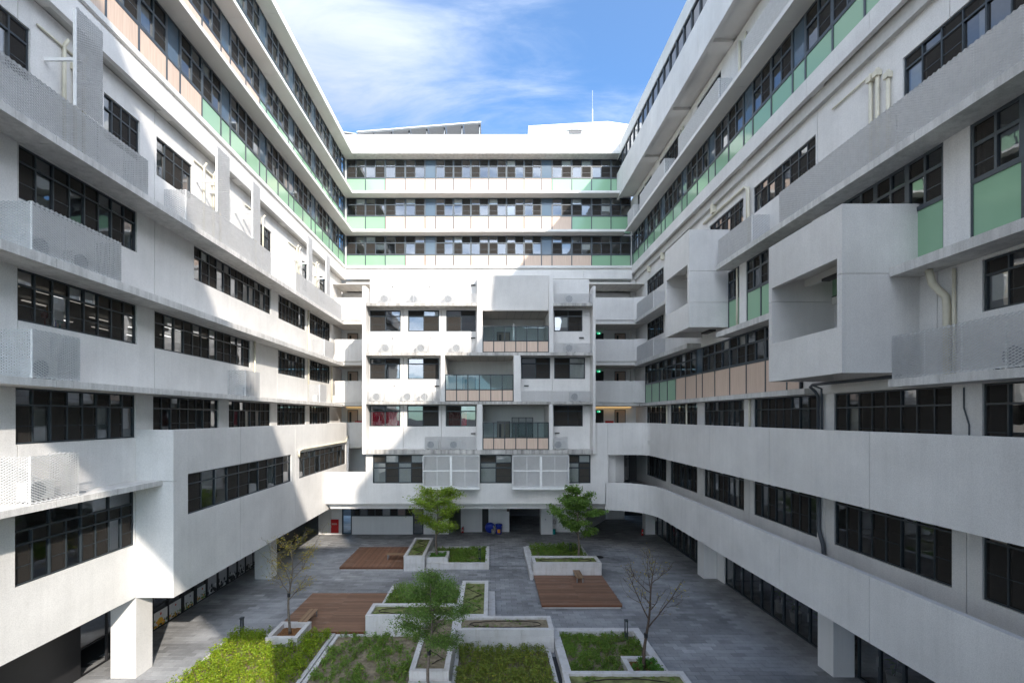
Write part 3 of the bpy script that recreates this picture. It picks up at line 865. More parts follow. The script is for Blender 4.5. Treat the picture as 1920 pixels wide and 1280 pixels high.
# fine joints of the ceiling tiles
for z in (22.7, 19.05, 15.3):
    for x in [-13.8 + .6 * k for k in range(5)] + [9.2 + .6 * k for k in range(8)]:
        bx('ceiling_joint', 'dark_hall', FW, x, x + .012, 42.5, 45.28, z - .004, z - .001, back)
FC = fback(42.2)
for (z0, z1) in ((19.42, 21.46), (15.67, 17.67), (11.92, 13.89), (8.17, 10.12)):
    wall(FC, -14.19, -11.4, z0, z1, -.16, 0, back, (), [-12.9], 'concrete', 'parapet_panel', .014)
    bx('parapet_beam', 'soffit', FC, -14.18, -11.4, -.4, -.165, z0 - .33, z0 + .05, back)
    if z0 > 9:
        wall(FC, 9.3, 13.0, z0, z1, -.16, 0, back, (), [], 'concrete', 'parapet_panel', .014)
        MB().prism([(13.005, 42.2, z0), (14.04, 41.75, z0), (14.04, 41.95, z0), (13.005, 42.36, z0)], (0, 0, z1 - z0)).build('parapet_panel', 'concrete', back)
        bx('parapet_beam', 'soffit', FC, 9.3, 13.2, -.4, -.165, z0 - .33, z0 + .05, back)
FD = fback(45.295)
def door(fr, u, z, wdt, hgt, mat, parent, glass=False):
    d = bx('door', mat, fr, u, u + wdt, .003, .04, z, z + hgt, parent)
    us = [u - .06, u, u + wdt, u + wdt + .06]; zs = [z, z + hgt, z + hgt + .06]
    MB().grid(fr, us, zs, lambda i, j: i != 1 or j == 1, .003, .06).build('frame', 'frame', d)
    if glass: bx('vision_panel', 'black', fr, u + .12, u + .32, .041, .046, z + .5, z + hgt - .15, d)
    MB().box(fr, u + wdt - .14, u + wdt - .04, .041, .10, z + .98, z + 1.02).build('handle', 'steel', d)
    return d
for zf in (12.9, 9.15, 16.6):
    door(FD, -13.9, zf, .9, 2.1, 'door_wood', back, True)
    door(FD, -12.2, zf, .95, 2.1, 'door_wood', back, True)
    door(FD, 10.0, zf, .95, 2.1, 'black', back)
    door(FD, 12.15, zf, .95, 2.1, 'door_wood', back, True)
door(FD, -12.15, 5.0, 1.0, 2.2, 'door_brown', back, True)
for z, x0 in ((11.55, 9.4),):
    bx('cove_light', 'warm_light', FW, 9.4, 13.6, 44.9, 45.0, z - .03, z, back)
bx('cove_light', 'warm_light', FW, -14.0, -11.5, 44.9, 45.0, 11.52, 11.55, back)
# inside of the glazed floors, roof
bx('room_back_wall', 'room', FW, -14.0, 13.6, 49.6, 49.8, 25.0, 35.9, back)
for (z0, z1) in ((24.3, 25.1), (28.12, 28.33), (31.78, 31.98), (35.52, 35.75)):
    bx('room_slab', 'room', FW, -14.0, 13.6, 44.98, 49.59, z0, z1, back)
for x in (-14.0, 13.5):
    bx('partition', 'room', FW, x, x + .1, 45.0, 49.59, 25.11, 35.5, back)

# ------------------------------------------------------------------ the right wing
right = thing('school_wing', 'tall pale wing along the right side, with box balconies and long curved parapets', 'building', 'wings round the court')
def Yr(x): return Y_at(x, XR)
# top floor
F9a = 13.2
wall(FR, F9a, 44.85, 31.55, 34.06, 1.65, 1.85, right, (), [19.2, 23.3, 27.3, 31.4, 35.4, 39.5], 'concrete')
wall(FR, F9a, 44.85, 35.4, 36.5, 1.60, 1.85, right, (), [], 'concrete', 'parapet_panel')
bx('soffit_panel', 'soffit', FR, F9a, 44.6, .3, 1.64, 31.75, 31.9, right)
for y in (20.2, 25.95, 31.7, 37.45):
    bx('beam', 'soffit', FR, y, y + .75, .453, 1.645, 31.56, 31.745, right)
k = 0
u = F9a + .1
while u < 43.8:
    us = [u, u + .09, u + 1.35]
    bx('mullion', 'frame', FR, u, u + .12, 1.68, 1.82, 34.065, 35.395, right)
    quad('pane', 'glass', FR, u + .12, u + 1.15, 34.07, 35.39, 1.74, right)
    u += 1.15
bx('window_rail', 'frame', FR, F9a, 44.8, 1.69, 1.80, 35.30, 35.394, right)
bx('roof_slab', 'roof', FR, F9a, 44.8, -8, 1.59, 35.5, 36.0, right)
bx('room_back_wall', 'room', FR, F9a, 44.8, -4.2, -4.0, 31.95, 35.45, right)
bx('end_wall', 'concrete', FR, F9a - .2, F9a - .003, -8, 1.85, 31.55, 36.5, right)
bx('roof_slab', 'roof', FR, -7, F9a - .21, -8, 1.85, 32.0, 32.3, right)
# eighth floor, set back behind a ledge
F8W = [(Yr(1394 + 25) - 1.0, 23.2, 4), (27.4, 30.6, 3), (33.4, 37.4, 4), (39.2, 43.0, 4)]
wall(FR, -7, 44.85, 28.345, 31.54, .25, .45, right, [(11.5, 15.5, 29.4, 31.1), (17.5, 22.6, 29.4, 31.1)] + [(a, b, 29.4, 31.1) for (a, b, n) in F8W[1:]], [14.2, 19.95, 25.7, 31.45, 37.2], 'concrete')
for i, (a, b, n) in enumerate([(11.5, 15.5, 4), (17.5, 22.6, 4)] + F8W[1:]):
    window(FR, a + .01, b - .01, 29.41, 31.09, .34, n, right, seed=i + 40)
wall(FR, -7, 43.86, 28.11, 28.34, .2, 1.31, right, (), JS, 'soffit', 'floor_slab', .014)
for (u0, u1) in ((11.0, 23.5), (26.1, 31.7), (34.2, 39.9), (41.6, 43.4)):
    cage(FR, u0, u1, .454, 1.24, 28.34, 29.66, right, fine=1.3)
for u in (24.6, 25.2, 32.6, 33.0, 40.6):
    pipe([FR.p(u, .54, 28.4), FR.p(u, .54, 31.0)], .07, right)
# seventh floor: curtain wall over a deep fascia
curtain(FR, .38, 25.12, units_side(0), right, 28.105, panel_h=1.08, seed=800)
wall(FR, -7, 44.88, 24.33, 25.115, .30, .50, right, (), JL + [16.6], 'concrete', 'cornice', .014)
bx('cornice_soffit', 'soffit', FR, -7, 44.8, .003, .297, 24.55, 24.7, right)
for y in (14.2, 19.95, 25.7, 31.45, 37.2, 42.9):
    bx('beam', 'soffit', FR, y - .7, y, .003, .297, 24.34, 24.545, right)
# sixth floor
w6 = [(8.0, Yr(1692.5), 6), (20.06, Yr(1412.7), 4), (25.8, 29.8, 4), (31.9, 36.4, 4), (37.7, Yr(1213), 4)]
wall(FR, -7, UB, 19.37, 24.33, -.2, 0, right, [(a, b, 21.45, 22.83) for (a, b, n) in w6], [14.2, 19.95, 25.7, 31.45, 37.2])
for i, (a, b, n) in enumerate(w6):
    window(FR, a + .01, b - .01, 21.46, 22.82, -.10, n, right, seed=i + 60, clear=.6)
# fifth floor: glazed near part, plain far part
col5 = [(13.49, 14.28), (19.4, 20.1), (25.3, 26.0)]
for (a, b) in col5 + [(7.5, 8.2)]:
    bx('pilaster', 'concrete', FR, a, b, -.2, .12, 15.503, 19.097, right)
u5 = []
for (a, b) in ((8.2, 13.49), (14.28, 19.4), (20.1, 25.3)):
    for q in range(4):
        u5.append((a + (b - a) * q / 4, a + (b - a) * (q + 1) / 4, 'g', False))
u5.append((26.0, 27.28, 'g', False))
curtain(FR, .06, 15.51, u5, right, 19.09, panel_h=1.84, seed=900)
w5 = [(31.9, 36.4, 4), (37.7, Yr(1213), 4)]
wall(FR, 27.29, UB, 15.503, 19.097, -.2, 0, right, [(a, b, 17.45, 19.0) for (a, b, n) in w5], [31.45, 37.2])
for i, (a, b, n) in enumerate(w5):
    window(FR, a + .01, b - .01, 17.46, 18.99, -.10, n, right, seed=i + 70)
# fourth floor: windows near, panels far
w4 = [(8.3, 13.26, 4)]
wall(FR, 2, 20.85, 11.853, 15.197, -.2, 0, right, [(a, b, 13.62, 15.1) for (a, b, n) in w4], [14.6])
window(FR, 8.31, 13.25, 13.63, 15.09, -.10, 4, right, seed=75)
e4 = [41.74, 40.1, 38.3, 36.58, 34.88, 33.13, 31.39, 30.5, 28.8, 27.0, 25.26, 23.5, 21.8, 20.87]
u4 = [(e4[i + 1], e4[i], 'g' if i < 4 else 'w', i == 6) for i in range(len(e4) - 1)]
curtain(FR, .12, 11.86, u4, right, 15.19, panel_h=1.60, seed=950)
bx('pilaster', 'concrete', FR, 41.75, UB, -.2, .1, 11.853, 15.197, right)
# third floor and second floor walls
w3 = [(Yr(1241.0 + 8), Yr(1212.6), 4), (Yr(1307.3), Yr(1257), 4), (Yr(1395), Yr(1320.3), 4), (Yr(1532), Yr(1413.4), 4), (Yr(1784.7), Yr(1563.8), 4), (8.4, Yr(1841.7), 4)]
w3 = [(min(a, b), max(a, b), n) for (a, b, n) in w3]
wall(FR, -7, UB, 8.0, 11.597, -.2, 0, right, [(a, b, 9.5, 11.58) for (a, b, n) in w3], [])
wall(FR, -7, UB, 3.36, 7.99, -.2, 0, right, [(a, b, 5.42, 7.75) for (a, b, n) in w3], [13.7, 19.45, 25.2, 31.0, 36.7])
for i, (a, b, n) in enumerate(w3):
    window(FR, a + .01, b - .01, 9.51, 11.57, -.10, n, right, seed=i + 80, clear=.45, tiers=((0, .72, 2), (.72, 1, 2)))
    window(FR, a + .01, b - .01, 5.43, 7.74, -.10, n, right, seed=i + 90, clear=.45, tiers=((0, .72, 2), (.72, 1, 2)))
# ledges
wall(FR, -7, 26.9, 19.1, 19.366, -.2, 1.0, right, (), [14.3, 20.05], 'concrete_stain', 'ledge', .014)
wall(FR, 31.1, 42.0, 19.1, 19.366, -.2, 1.0, right, (), [37.3], 'concrete_stain', 'ledge', .014)
wall(FR, -7, 15.18, 15.2, 15.5, -.2, 1.0, right, (), [14.3], 'concrete_stain', 'ledge', .014)
wall(FR, 19.3, 26.9, 15.2, 15.5, -.2, 1.0, right, (), [], 'concrete_stain', 'ledge', .014)
wall(FR, 30.85, 42.0, 15.2, 15.5, -.2, 1.0, right, (), [37.3], 'concrete_stain', 'ledge', .014)
bx('beam', 'soffit', FR, 26.91, 30.84, -.2, .08, 15.2, 15.5, right)
bx('beam', 'soffit', FR, 26.91, 31.09, -.2, .08, 19.1, 19.366, right)
bx('beam', 'soffit', FR, 15.19, 19.29, -.2, .08, 15.2, 15.5, right)
wall(FR, -7, 15.24, 11.6, 11.85, -.2, 1.0, right, (), [13.5], 'concrete_stain', 'ledge', .014)
wall(FR, 19.97, 42.0, 11.6, 11.85, -.2, .55, right, (), [25.7, 31.45, 37.2], 'concrete_stain', 'ledge', .014)
bx('beam', 'soffit', FR, 15.25, 19.96, -.2, .1, 11.6, 11.85, right)
# far spandrels at the corner
for (z0, z1) in ((19.37, 20.9), (15.51, 17.0)):
    cage(FR, 37.4, 41.6, .004, .95, z0, z0 + 1.4, right, fine=1.5)
# mesh guards
cage(FR, 9.0, Yr(1500) + .0, .02, .94, 19.37, 20.78, right)
_c = [o for o in right.children if o.name.startswith('mesh_guard')]
cage(FR, Y_at(1408.5, 13.1), Y_at(1346.5, 13.1), .02, .94, 19.37, 20.78, right)
cage(FR, 8.5, 15.15, .02, .94, 11.853, 13.25, right)

# box balconies
def balcony_box(y0, y1, x_out, z0, z1, oz0, oz1, oy0, oy1, parent, jz):
    u0, u1, d1 = y0, y1, XR - x_out
    b = wall(FR, u0 + .203, u1 - .203, z0, z1, d1 - .2, d1, parent, [(oy0, oy1, oz0, oz1)], (), 'concrete', 'balcony_box')
    for jj in range(len(jz) + 1):
        za = z0 if jj == 0 else jz[jj - 1] + .009
        zb = z1 if jj == len(jz) else jz[jj] - .009
        bx('balcony_wall', 'concrete', FR, u0, u0 + .2, .003, d1, za, zb, parent)
        bx('balcony_wall', 'concrete', FR, u1 - .2, u1, .003, d1, za, zb, parent)
    bx('balcony_floor', 'concrete', FR, u0 + .203, u1 - .203, .13, d1 - .203, oz0 - 1.1, oz0 - .9, parent)
    bx('balcony_ceiling', 'soffit', FR, u0 + .203, u1 - .203, .13, d1 - .203, oz1 + .35, oz1 + .5, parent)
    bx('balcony_beam', 'soffit', FR, u0 + .9, u1 - .203, 1.0, 1.2, oz1 + .05, oz1 + .345, parent)
balcony_box(15.2, 19.2, 11.51, 12.07, 17.6, 13.6, 15.88, 15.42, 19.0, right, [15.32])
balcony_box(27.3, 31.05, 11.68, 15.9, 21.63, 17.35, 19.65, 27.55, 30.85, right, [17.35, 19.2])
bx('louvred_light', 'black', FR, 16.2, 17.6, 1.2, 1.5, 15.75, 15.85, right)
bx('louvred_light', 'black', FR, 27.9, 29.0, .5, .9, 15.78, 15.88, right)
# drain pipes below the near balcony box and on the walls
pipe([FR.p(15.4, .45, 11.98), FR.p(19.6, .45, 11.98), FR.p(19.75, .45, 11.9), FR.p(19.8, .2, 11.7), FR.p(19.8, .08, 11.5), FR.p(19.8, .08, 8.6)], .06, right, 'grey_pipe')
pipe([FR.p(19.55, .45, 11.95), FR.p(19.55, .1, 11.8), FR.p(19.55, .08, 9.0)], .05, right, 'grey_pipe')
pipe([FR.p(19.75, .09, 8.4), FR.p(19.75, .09, 5.9), FR.p(19.6, .12, 5.6), FR.p(19.45, .12, 5.3), FR.p(19.45, .09, 5.1), FR.p(19.45, .09, 4.5)], .085, right, 'grey_pipe')
for (u, z0, z1) in ((16.3, 19.4, 22.8), (16.75, 19.4, 23.2), (17.05, 19.4, 23.2)):
    p = pipe([FR.p(u, .09, z0), FR.p(u, .09, z1)], .062, right)
    MB().box(FR, u - .10, u + .10, .01, .20, z1 - .30, z1 - .1).build('hopper', 'cream_pipe', p)
pipe([FR.p(17.2, .06, 23.2), FR.p(19.0, .06, 23.2)], .035, right, name='conduit')
p = pipe([FR.p(14.2, .09, 11.9), FR.p(14.2, .09, 14.0), FR.p(14.2, .12, 14.3), FR.p(14.35, .4, 14.75), FR.p(14.4, .45, 15.18)], .10, right)
pipe([FR.p(14.0, .07, 11.9), FR.p(14.0, .07, 15.1)], .045, right, name='conduit')
for (a, z0, z1) in ((25.0, 19.4, 23.0), (26.15, 15.6, 19.0), (24.9, 9.0, 11.55), (32.9, 9.0, 11.55), (36.6, 9.0, 11.55)):
    pipe([FR.p(a, .16, z0), FR.p(a, .16, z1)], .06, right)
pipe([FR.p(25.2, .10, 21.2), FR.p(25.2, .10, 23.0), FR.p(25.5, .10, 23.25), FR.p(30.4, .10, 23.25)], .075, right)
for u in (29.0, 37.6, 40.8):
    MB().box(FR, u - .15, u + .15, .01, .26, 23.35, 23.9).build('hopper', 'cream_pipe', right)
pipe([FR.p(13.75, .03, 11.5), FR.p(13.75, .03, 10.9), FR.p(13.6, .03, 10.4), FR.p(13.6, .03, 9.0)], .02, right, 'grey_pipe', 'cable')

# long parapets, curved into the far side
def path_wall(pts, th, z0, z1, parent, name='parapet_panel', mat='concrete', cap=True):
    """a connected parapet that follows a line of plan points, outer face on the line"""
    pts = [Vector((x, y, 0)) for (x, y) in pts]
    inn = []
    for i, p in enumerate(pts):
        t = (pts[min(i + 1, len(pts) - 1)] - pts[max(i - 1, 0)]).normalized()
        inn.append(p + Vector((t.y, -t.x, 0)) * th)
    mb = MB(); n = len(pts)
    for z in (z0, z1):
        for q in (pts, inn):
            mb.v += [(v.x, v.y, z) for v in q]
    A, B, Ct, D = 0, n, 2 * n, 3 * n
    for i in range(n - 1):
        mb.f += [[A + i, A + i + 1, Ct + i + 1, Ct + i], [B + i + 1, B + i, D + i, D + i + 1], [Ct + i, Ct + i + 1, D + i + 1, D + i], [A + i + 1, A + i, B + i, B + i + 1]]
    mb.f += [[A, Ct, D, B], [A + n - 1, B + n - 1, D + n - 1, Ct + n - 1]]
    mb.mi = [0] * len(mb.f)
    return mb.build(name, mat, parent)
def arc(cx, cy, r, a0, a1, n=10):
    return [(cx + r * math.cos(math.radians(a0 + (a1 - a0) * k / n)), cy + r * math.sin(math.radians(a0 + (a1 - a0) * k / n))) for k in range(n + 1)]
g = .009
XB = 12.2
js = [2.0, 7.5, 13.05, 15.0, 19.4, 25.2, 31.0]
js3 = [2.0, 9.0, 16.5 - 1.5, 20.9, 25.6, 31.0]
for (z0, z1, jj) in ((3.35, 5.50, [2.0, 9.0, 14.95, 19.6, 24.9, 29.5]), (7.66, 10.15, [2.0, 9.0, 14.95, 20.3, 25.9, 31.6])):
    for a, b in zip(jj[:-1], jj[1:]):
        path_wall([(XB, a + g), (XB, b - g)], .2, z0, z1, right)
path_wall([(XB, 29.5 + g), (XB, 33.0)] + arc(XB - 3.2, 33.0, 3.2, 0, 90, 12)[1:] + [(8.95, 36.2)], .2, 3.35 + .0, 5.50, right)
path_wall([(XB, 31.6 + g), (XB, 35.3)] + arc(XB - .9, 35.3, .9, 0, 90, 6)[1:] + [(10.3, 36.2)], .2, 7.66, 10.15, right)
path_wall([(10.3 - g, 36.2), (9.15 + g, 36.2)], .2, 7.66, 10.15, right)
for z in (8.55, 4.25):
    bx('corridor_slab', 'concrete', FR, 2, 44.5, .003, 1.64, z, z + .3, right)
    MB().prism([(9.0, 36.41, z), (12.0, 36.41, z), (12.38, 33, z), (14.04, 33, z), (14.04, 42.1, z), (9.0, 42.1, z)], (0, 0, .29)).build('corridor_slab', 'concrete', right)
# glazed lobby at the corridor end
window(fback(42.0), 10.75, 12.6, 4.6, 7.7, -.1, 2, right, tiers=((0, .72, 1), (.72, 1, 1)), seed=301)
path_wall([(10.75, 37.4), (9.9, 36.8), (9.1, 36.5)], .2, 5.0, 7.75, right, 'curved_wall')
bx('lobby_back', 'dark_hall', FW, 9.2, 14.0, 44.5, 44.6, 4.5, 7.75, right)
# ground floor: soffit, columns, glazed doors
MB().prism([(12.41, 2, 3.40), (15.3, 2, 3.40), (15.3, 42.5, 3.40), (9, 42.5, 3.40), (9, 36.42, 3.40), (10.5, 36.1, 3.4), (11.6, 35.0, 3.4), (12.41, 33.2, 3.4)], (0, 0, .3)).build('arcade_ceiling', 'soffit', right)
for y in (7.45, 18.96, 30.5, 41.95):
    bx('column', 'paint', FW, 14.0, 14.87, y, y + .9, .002, 3.395, right)
bx('corner_wall', 'paint', FW, 14.88, 15.3, 29.6, 30.49, .002, 3.395, right)
FG = Fr((15.0, 0, 0), (0, 1, 0), (-1, 0, 0))
def doors_run(a, b, n):
    L = (b - a) / n
    for i in range(n):
        u0 = a + i * L
        us = [u0, u0 + .06, u0 + L - .06, u0 + L]; zs = [.01, .09, 3.0, 3.08, 3.39]
        f_ = MB().grid(FG, us, zs, lambda p, q: p != 1 or q in (0, 2), -.05, .05).build('glass_door', 'frame', right)
        quad('pane', 'glass', FG, us[1], us[2], .09, 3.0, 0, f_)
        quad('pane', 'glass', FG, us[1], us[2], 3.08, 3.39, 0, f_)
        if i % 2: MB().box(FG, u0 + .02, u0 + .05, .05, .11, 1.0, 1.4).build('handle', 'steel', f_)
doors_run(20.8, 29.55, 9); doors_run(31.5, 41.7, 9); doors_run(10.5, 18.9, 8)
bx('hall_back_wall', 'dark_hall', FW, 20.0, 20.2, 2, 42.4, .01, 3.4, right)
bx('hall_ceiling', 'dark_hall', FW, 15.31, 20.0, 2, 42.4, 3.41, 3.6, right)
bx('hall_cross_wall', 'room', FW, 15.35, 20, 30.2, 30.35, .01, 3.4, right)
for i in range(8):
    bx('curtain', 'blind', FW, 15.35, 15.39, 32.0 + i * 1.2, 32.55 + i * 1.2, .05, 3.0, right)
# rooms
for (z0, z1) in ((4.26, 4.54), (7.78, 8.0), (11.6, 11.84), (15.2, 15.48), (19.1, 19.34), (23.8, 25.1), (28.12, 28.33), (31.6, 31.95)):
    bx('room_slab', 'room', FR, -7, 44.7, -7.2, -.205 if z0 < 23 else .2, z0, z1, right)
bx('room_back_wall', 'room', FR, -7, 44.7, -7.45, -7.22, .01, 35.4, right)
for y in (13.4, 25.1, 30.8, 44.72):
    for (z0, z1) in ((4.56, 7.76), (8.02, 11.58), (11.86, 15.18), (15.5, 19.08), (19.36, 23.78), (25.12, 28.1), (28.35, 31.58)):
        bx('partition', 'room', FR, y, y + .15, -7.2, -.22, z0, z1, right)
bx('end_wall', 'concrete', FR, -7.25, -7.02, -8, 1.85, 0.01, 32.3, right)
ac_unit(FR, 12.0, .5, 11.855, 'pale outdoor air conditioner behind the big mesh guard at the right edge')
ac_unit(FR, 10.4, .5, 11.855, 'pale outdoor air conditioner at the cut-off end of the right edge mesh guard')

# ------------------------------------------------------------------ the block in front of the far wing
block = thing('classroom_block', 'white four-storey block at the far end with three recessed balconies', 'building')
YF = 35.8
FK = fback(YF)
def bX(zx, y=YF): return (600 + zx / 2.909 - VX) * y / F
def bZ(zy, y=YF): return H + (VY - 500 - zy / 2.909) * y / F
YW = 36.75
def wX(zx): return bX(zx, YW)
def wZ(zy): return bZ(zy, YW)
dW = -(YW - YF)
bx('side_fin', 'concrete', FK, bX(230), bX(250), dW, 0, bZ(1021), bZ(105), block)
bx('side_fin', 'concrete', FK, bX(1489), bX(1503), dW, 0, bZ(1021), bZ(105), block)
xl, xr = bX(250) + .003, bX(1489) - .003
fin = lambda a, b, z0, z1: bx('fin', 'concrete', FK, bX(a), bX(b), dW + .003, -.002, z0, z1, block)
zl = {'top': (bZ(213), bZ(198)), 'f5': (bZ(483), bZ(467)), 'f4': (bZ(749), bZ(735)), 'f3': (bZ(1021), bZ(998))}
bx('ledge', 'ledge_stained', FK, xl, bX(857) - .003, dW, 0, *zl['top'], block)
bx('ledge', 'ledge_stained', FK, bX(1272) + .003, xr, dW, 0, *zl['top'], block)
for k_ in ('f5', 'f4', 'f3'):
    bx('ledge', 'ledge_stained', FK, xl, xr, dW, 0, *zl[k_], block)
fin(857, 886, zl['f5'][1] + .003, bZ(46)); fin(1250, 1272, zl['f5'][1] + .003, bZ(46))
fin(659, 681, zl['f4'][1] + .003, zl['f5'][0] - .003); fin(1057, 1094, zl['f4'][1] + .003, zl['f5'][0] - .003)
fin(857, 886, zl['f3'][1] + .003, zl['f4'][0] - .003); fin(1250, 1270, zl['f3'][1] + .003, zl['f4'][0] - .003)
# inclined panel over the top balcony
xa, xb = bX(886) + .003, bX(1250) - .003
MB().prism([FK.p(xa, -.02, bZ(47)), FK.p(xa, -.22, bZ(47)), FK.p(xa, -.8, bZ(237)), FK.p(xa, -.6, bZ(237))], (xb - xa, 0, 0)).build('inclined_panel', 'concrete', block)
bx('roof_edge', 'concrete', FK, xa, xb, dW + .01, -.23, bZ(50), bZ(46), block)
fw = fback(YW)
def bwall(a, b, z0, z1, wins, joints=()):
    ops = [(wX(p), wX(q), wZ(s), wZ(r)) for (p, q, r, s) in wins]
    wall(fw, a, b, z0, z1, -.2, 0, block, ops, joints, 'concrete')
    return ops
T2 = ((0, .72, 2), (.72, 1, 2))
def bwin(ops, n=1, **kw):
    kw.setdefault('clear', .95); kw.setdefault('blinds', .3)
    for i, (a, b, z0, z1) in enumerate(ops):
        window(fw, a + .01, b - .01, z0 + .01, z1 - .01, -.08, n, block, tiers=T2, seed=int(a * 10) % 91 + int(z0), b=.07, **kw)
xl2, xr2 = bX(252), bX(1488)
top5 = zl['top'][0] - .003
o = bwall(xl2, bX(857) - .003, zl['f5'][1] + .003, top5, [(272, 440, 237, 353), (480, 650, 237, 353), (688, 850, 237, 353)], [wX(455), wX(662)]); bwin(o)
o = bwall(bX(1272) + .003, xr2, zl['f5'][1] + .003, top5, [(1276, 1432, 237, 353)]); bwin(o, clear=.6)
o = bwall(xl2, bX(659) - .003, zl['f4'][1] + .003, zl['f5'][0] - .003, [(272, 438, 497, 613), (478, 650, 497, 613)], [wX(455)]); bwin(o)
o = bwall(bX(1094) + .003, xr2, zl['f4'][1] + .003, zl['f5'][0] - .003, [(1098, 1256, 495, 611), (1277, 1446, 495, 611)], [wX(1267)]); bwin(o[:1], kinds=lambda i, j, k: 'glass' if k == 0 else 'screen', blinds=0); bwin(o[1:], kinds=lambda i, j, k: 'glass' if k == 1 else 'screen', blinds=0)
o = bwall(xl2, bX(857) - .003, zl['f3'][1] + .003, zl['f4'][0] - .003, [(270, 438, 755, 870), (475, 648, 755, 870), (685, 852, 755, 870)], [wX(455), wX(662)]); bwin(o[:1], blinds=0, kinds=lambda i, j, k: 'glass'); bwin(o[1:])
o = bwall(bX(1270) + .003, xr2, zl['f3'][1] + .003, zl['f4'][0] - .003, [(1274, 1434, 755, 870)]); bwin(o, clear=.5)
# roof-level wall and edge
wall(fw, bX(255), bX(855), zl['top'][1] + .003, wZ(70), -.2, 0, block, (), [wX(565)], 'concrete', 'parapet_panel')
wall(fw, bX(1273), bX(1482), zl['top'][1] + .003, wZ(68), -.2, 0, block, (), [], 'concrete', 'parapet_panel')
bx('roof_slab', 'roof', FW, bX(245), bX(1490), YW + .21, 42.0, 20.0, 20.25, block)
bx('side_wall', 'concrete', FW, bX(232), bX(250), YW + .003, 42.15, 7.6, bZ(110), block)
bx('side_wall', 'concrete', FW, bX(1489), bX(1503), YW + .003, 42.15, 7.6, bZ(110), block)
pipe([(bX(296), YW + .4, 20.2), (bX(296), YW + .4, wZ(40))], .10, block, 'concrete', 'vent_pipe')
# rooms
for (z0, z1) in ((zl['top'][0], zl['top'][1]), zl['f5'], zl['f4'], zl['f3']):
    bx('room_slab', 'room', FW, bX(252), bX(1488), YW + .205, 42.0, z0 + .01, z1 - .01, block)
bx('room_back_wall', 'room', FW, bX(252), bX(1488), 42.0, 42.12, 7.6, 20.0, block)
def curtain_cloth(a, b, z0, z1, y, mat, n=26):
    mb = MB()
    for i in range(n + 1):
        x = a + (b - a) * i / n
        yy = y + .035 * math.sin(i * 2.1) + .015 * math.sin(i * .7)
        mb.v += [(x, yy, z0), (x, yy, z1)]
    for i in range(n):
        mb.f.append([2 * i, 2 * i + 2, 2 * i + 3, 2 * i + 1]); mb.mi.append(0)
    return tag(mb.build('window_curtain', mat), None)
cc = curtain_cloth(wX(272), wX(436), wZ(868), wZ(790), YW + .22, 'red_cloth')
tag(cc, 'bright red curtain hung inside the lowest left window of the far block', 'curtain')
cc2 = curtain_cloth(wX(700), wX(800), wZ(868), wZ(790), YW + .35, 'red_cloth')
tag(cc2, 'dim red curtain inside the window left of the lowest balcony', 'curtain')
cc3 = curtain_cloth(wX(1362), wX(1442), wZ(610), wZ(498), YW + .22, 'blind')
tag(cc3, 'white curtain in the right window of the block middle floor', 'curtain')
# balconies: recess, railing of glass over wood panels
def balcony(a, b, zy_floor, zy_ceil, zy_rail, parent, ledge):
    x0, x1 = bX(a) + .01, bX(b) - .01
    zf = ledge[1] + .003
    zc = bZ(zy_ceil)
    yb = 39.2
    bx('balcony_back_wall', 'paint', FW, x0, x1, yb, yb + .15, zf, zc, parent)
    for (p, q) in ((x0 - .14, x0 - .003), (x1 + .003, x1 + .14)):
        bx('balcony_side_wall', 'paint', FW, p, q, YW + .003, yb, zf, zc, parent)
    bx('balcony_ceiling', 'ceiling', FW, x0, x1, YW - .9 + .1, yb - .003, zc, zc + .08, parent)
    for i in range(1, 8):
        x = x0 + (x1 - x0) * i / 8
        bx('ceiling_joint', 'dark_hall', FW, x, x + .015, YW - .7, yb - .01, zc - .006, zc - .002, parent)
    bx('balcony_floor', 'room_floor', FW, x0, x1, YW - .9, yb - .003, zf + .002, zf + .02, parent)
    door(fback(yb - .003), x0 + 1.2, zf + .02, 1.0, 2.1, 'door_wood', parent, True)
    if zy_ceil > 700:
        window(fback(yb - .003), x0 + 1.5 + .9, x0 + 4.2, zf + .03, zf + 2.5, .08, 3, parent, tiers=((0, .8, 1), (.8, 1, 1)), seed=5)
    # railing
    zt = bZ(zy_rail)
    zm = zf + (zt - zf) * .44
    n = 6; L = (x1 - x0) / n
    us = []
    for i in range(n + 1):
        c = x0 + i * L
        us += [max(x0, c - .035) if i else x0, min(x1, c + .035) if i < n else x1]
    us[1] = x0 + .07; us[-2] = x1 - .07
    zs = [zf + .01, zf + .06, zm - .04, zm + .03, zt - .07, zt]
    r = MB().grid(FK, us, zs, lambda i, j: i % 2 == 0 or j % 2 == 0, -.12, -.05).build('railing', 'frame', parent)
    for i in range(n):
        p, q = us[2 * i + 1], us[2 * i + 2]
        bx('wood_panel', 'wood_panel', FK, p, q, -.10, -.07, zs[1], zs[2], r)
        bx('glass_panel', 'rail_glass', FK, p, q, -.09, -.08, zs[3], zs[4], r)
balcony(886, 1250, 470, 237, 322, block, zl['f5'])
balcony(681, 1057, 735, 486, 586, block, zl['f4'])
balcony(886, 1250, 998, 752, 847, block, zl['f3'])
for y_, x_ in ((38.9, bX(1030)),):
    bx('balcony_column', 'paint', FW, x_, x_ + .5, 38.6, 39.19, zl['f4'][1] + .02, bZ(486) - .003, block)
pipe([(bX(1062), 37.4, zl['f5'][1] + .02), (bX(1062), 37.4, bZ(290))], .09, block, 'white_metal', 'vent_pipe')
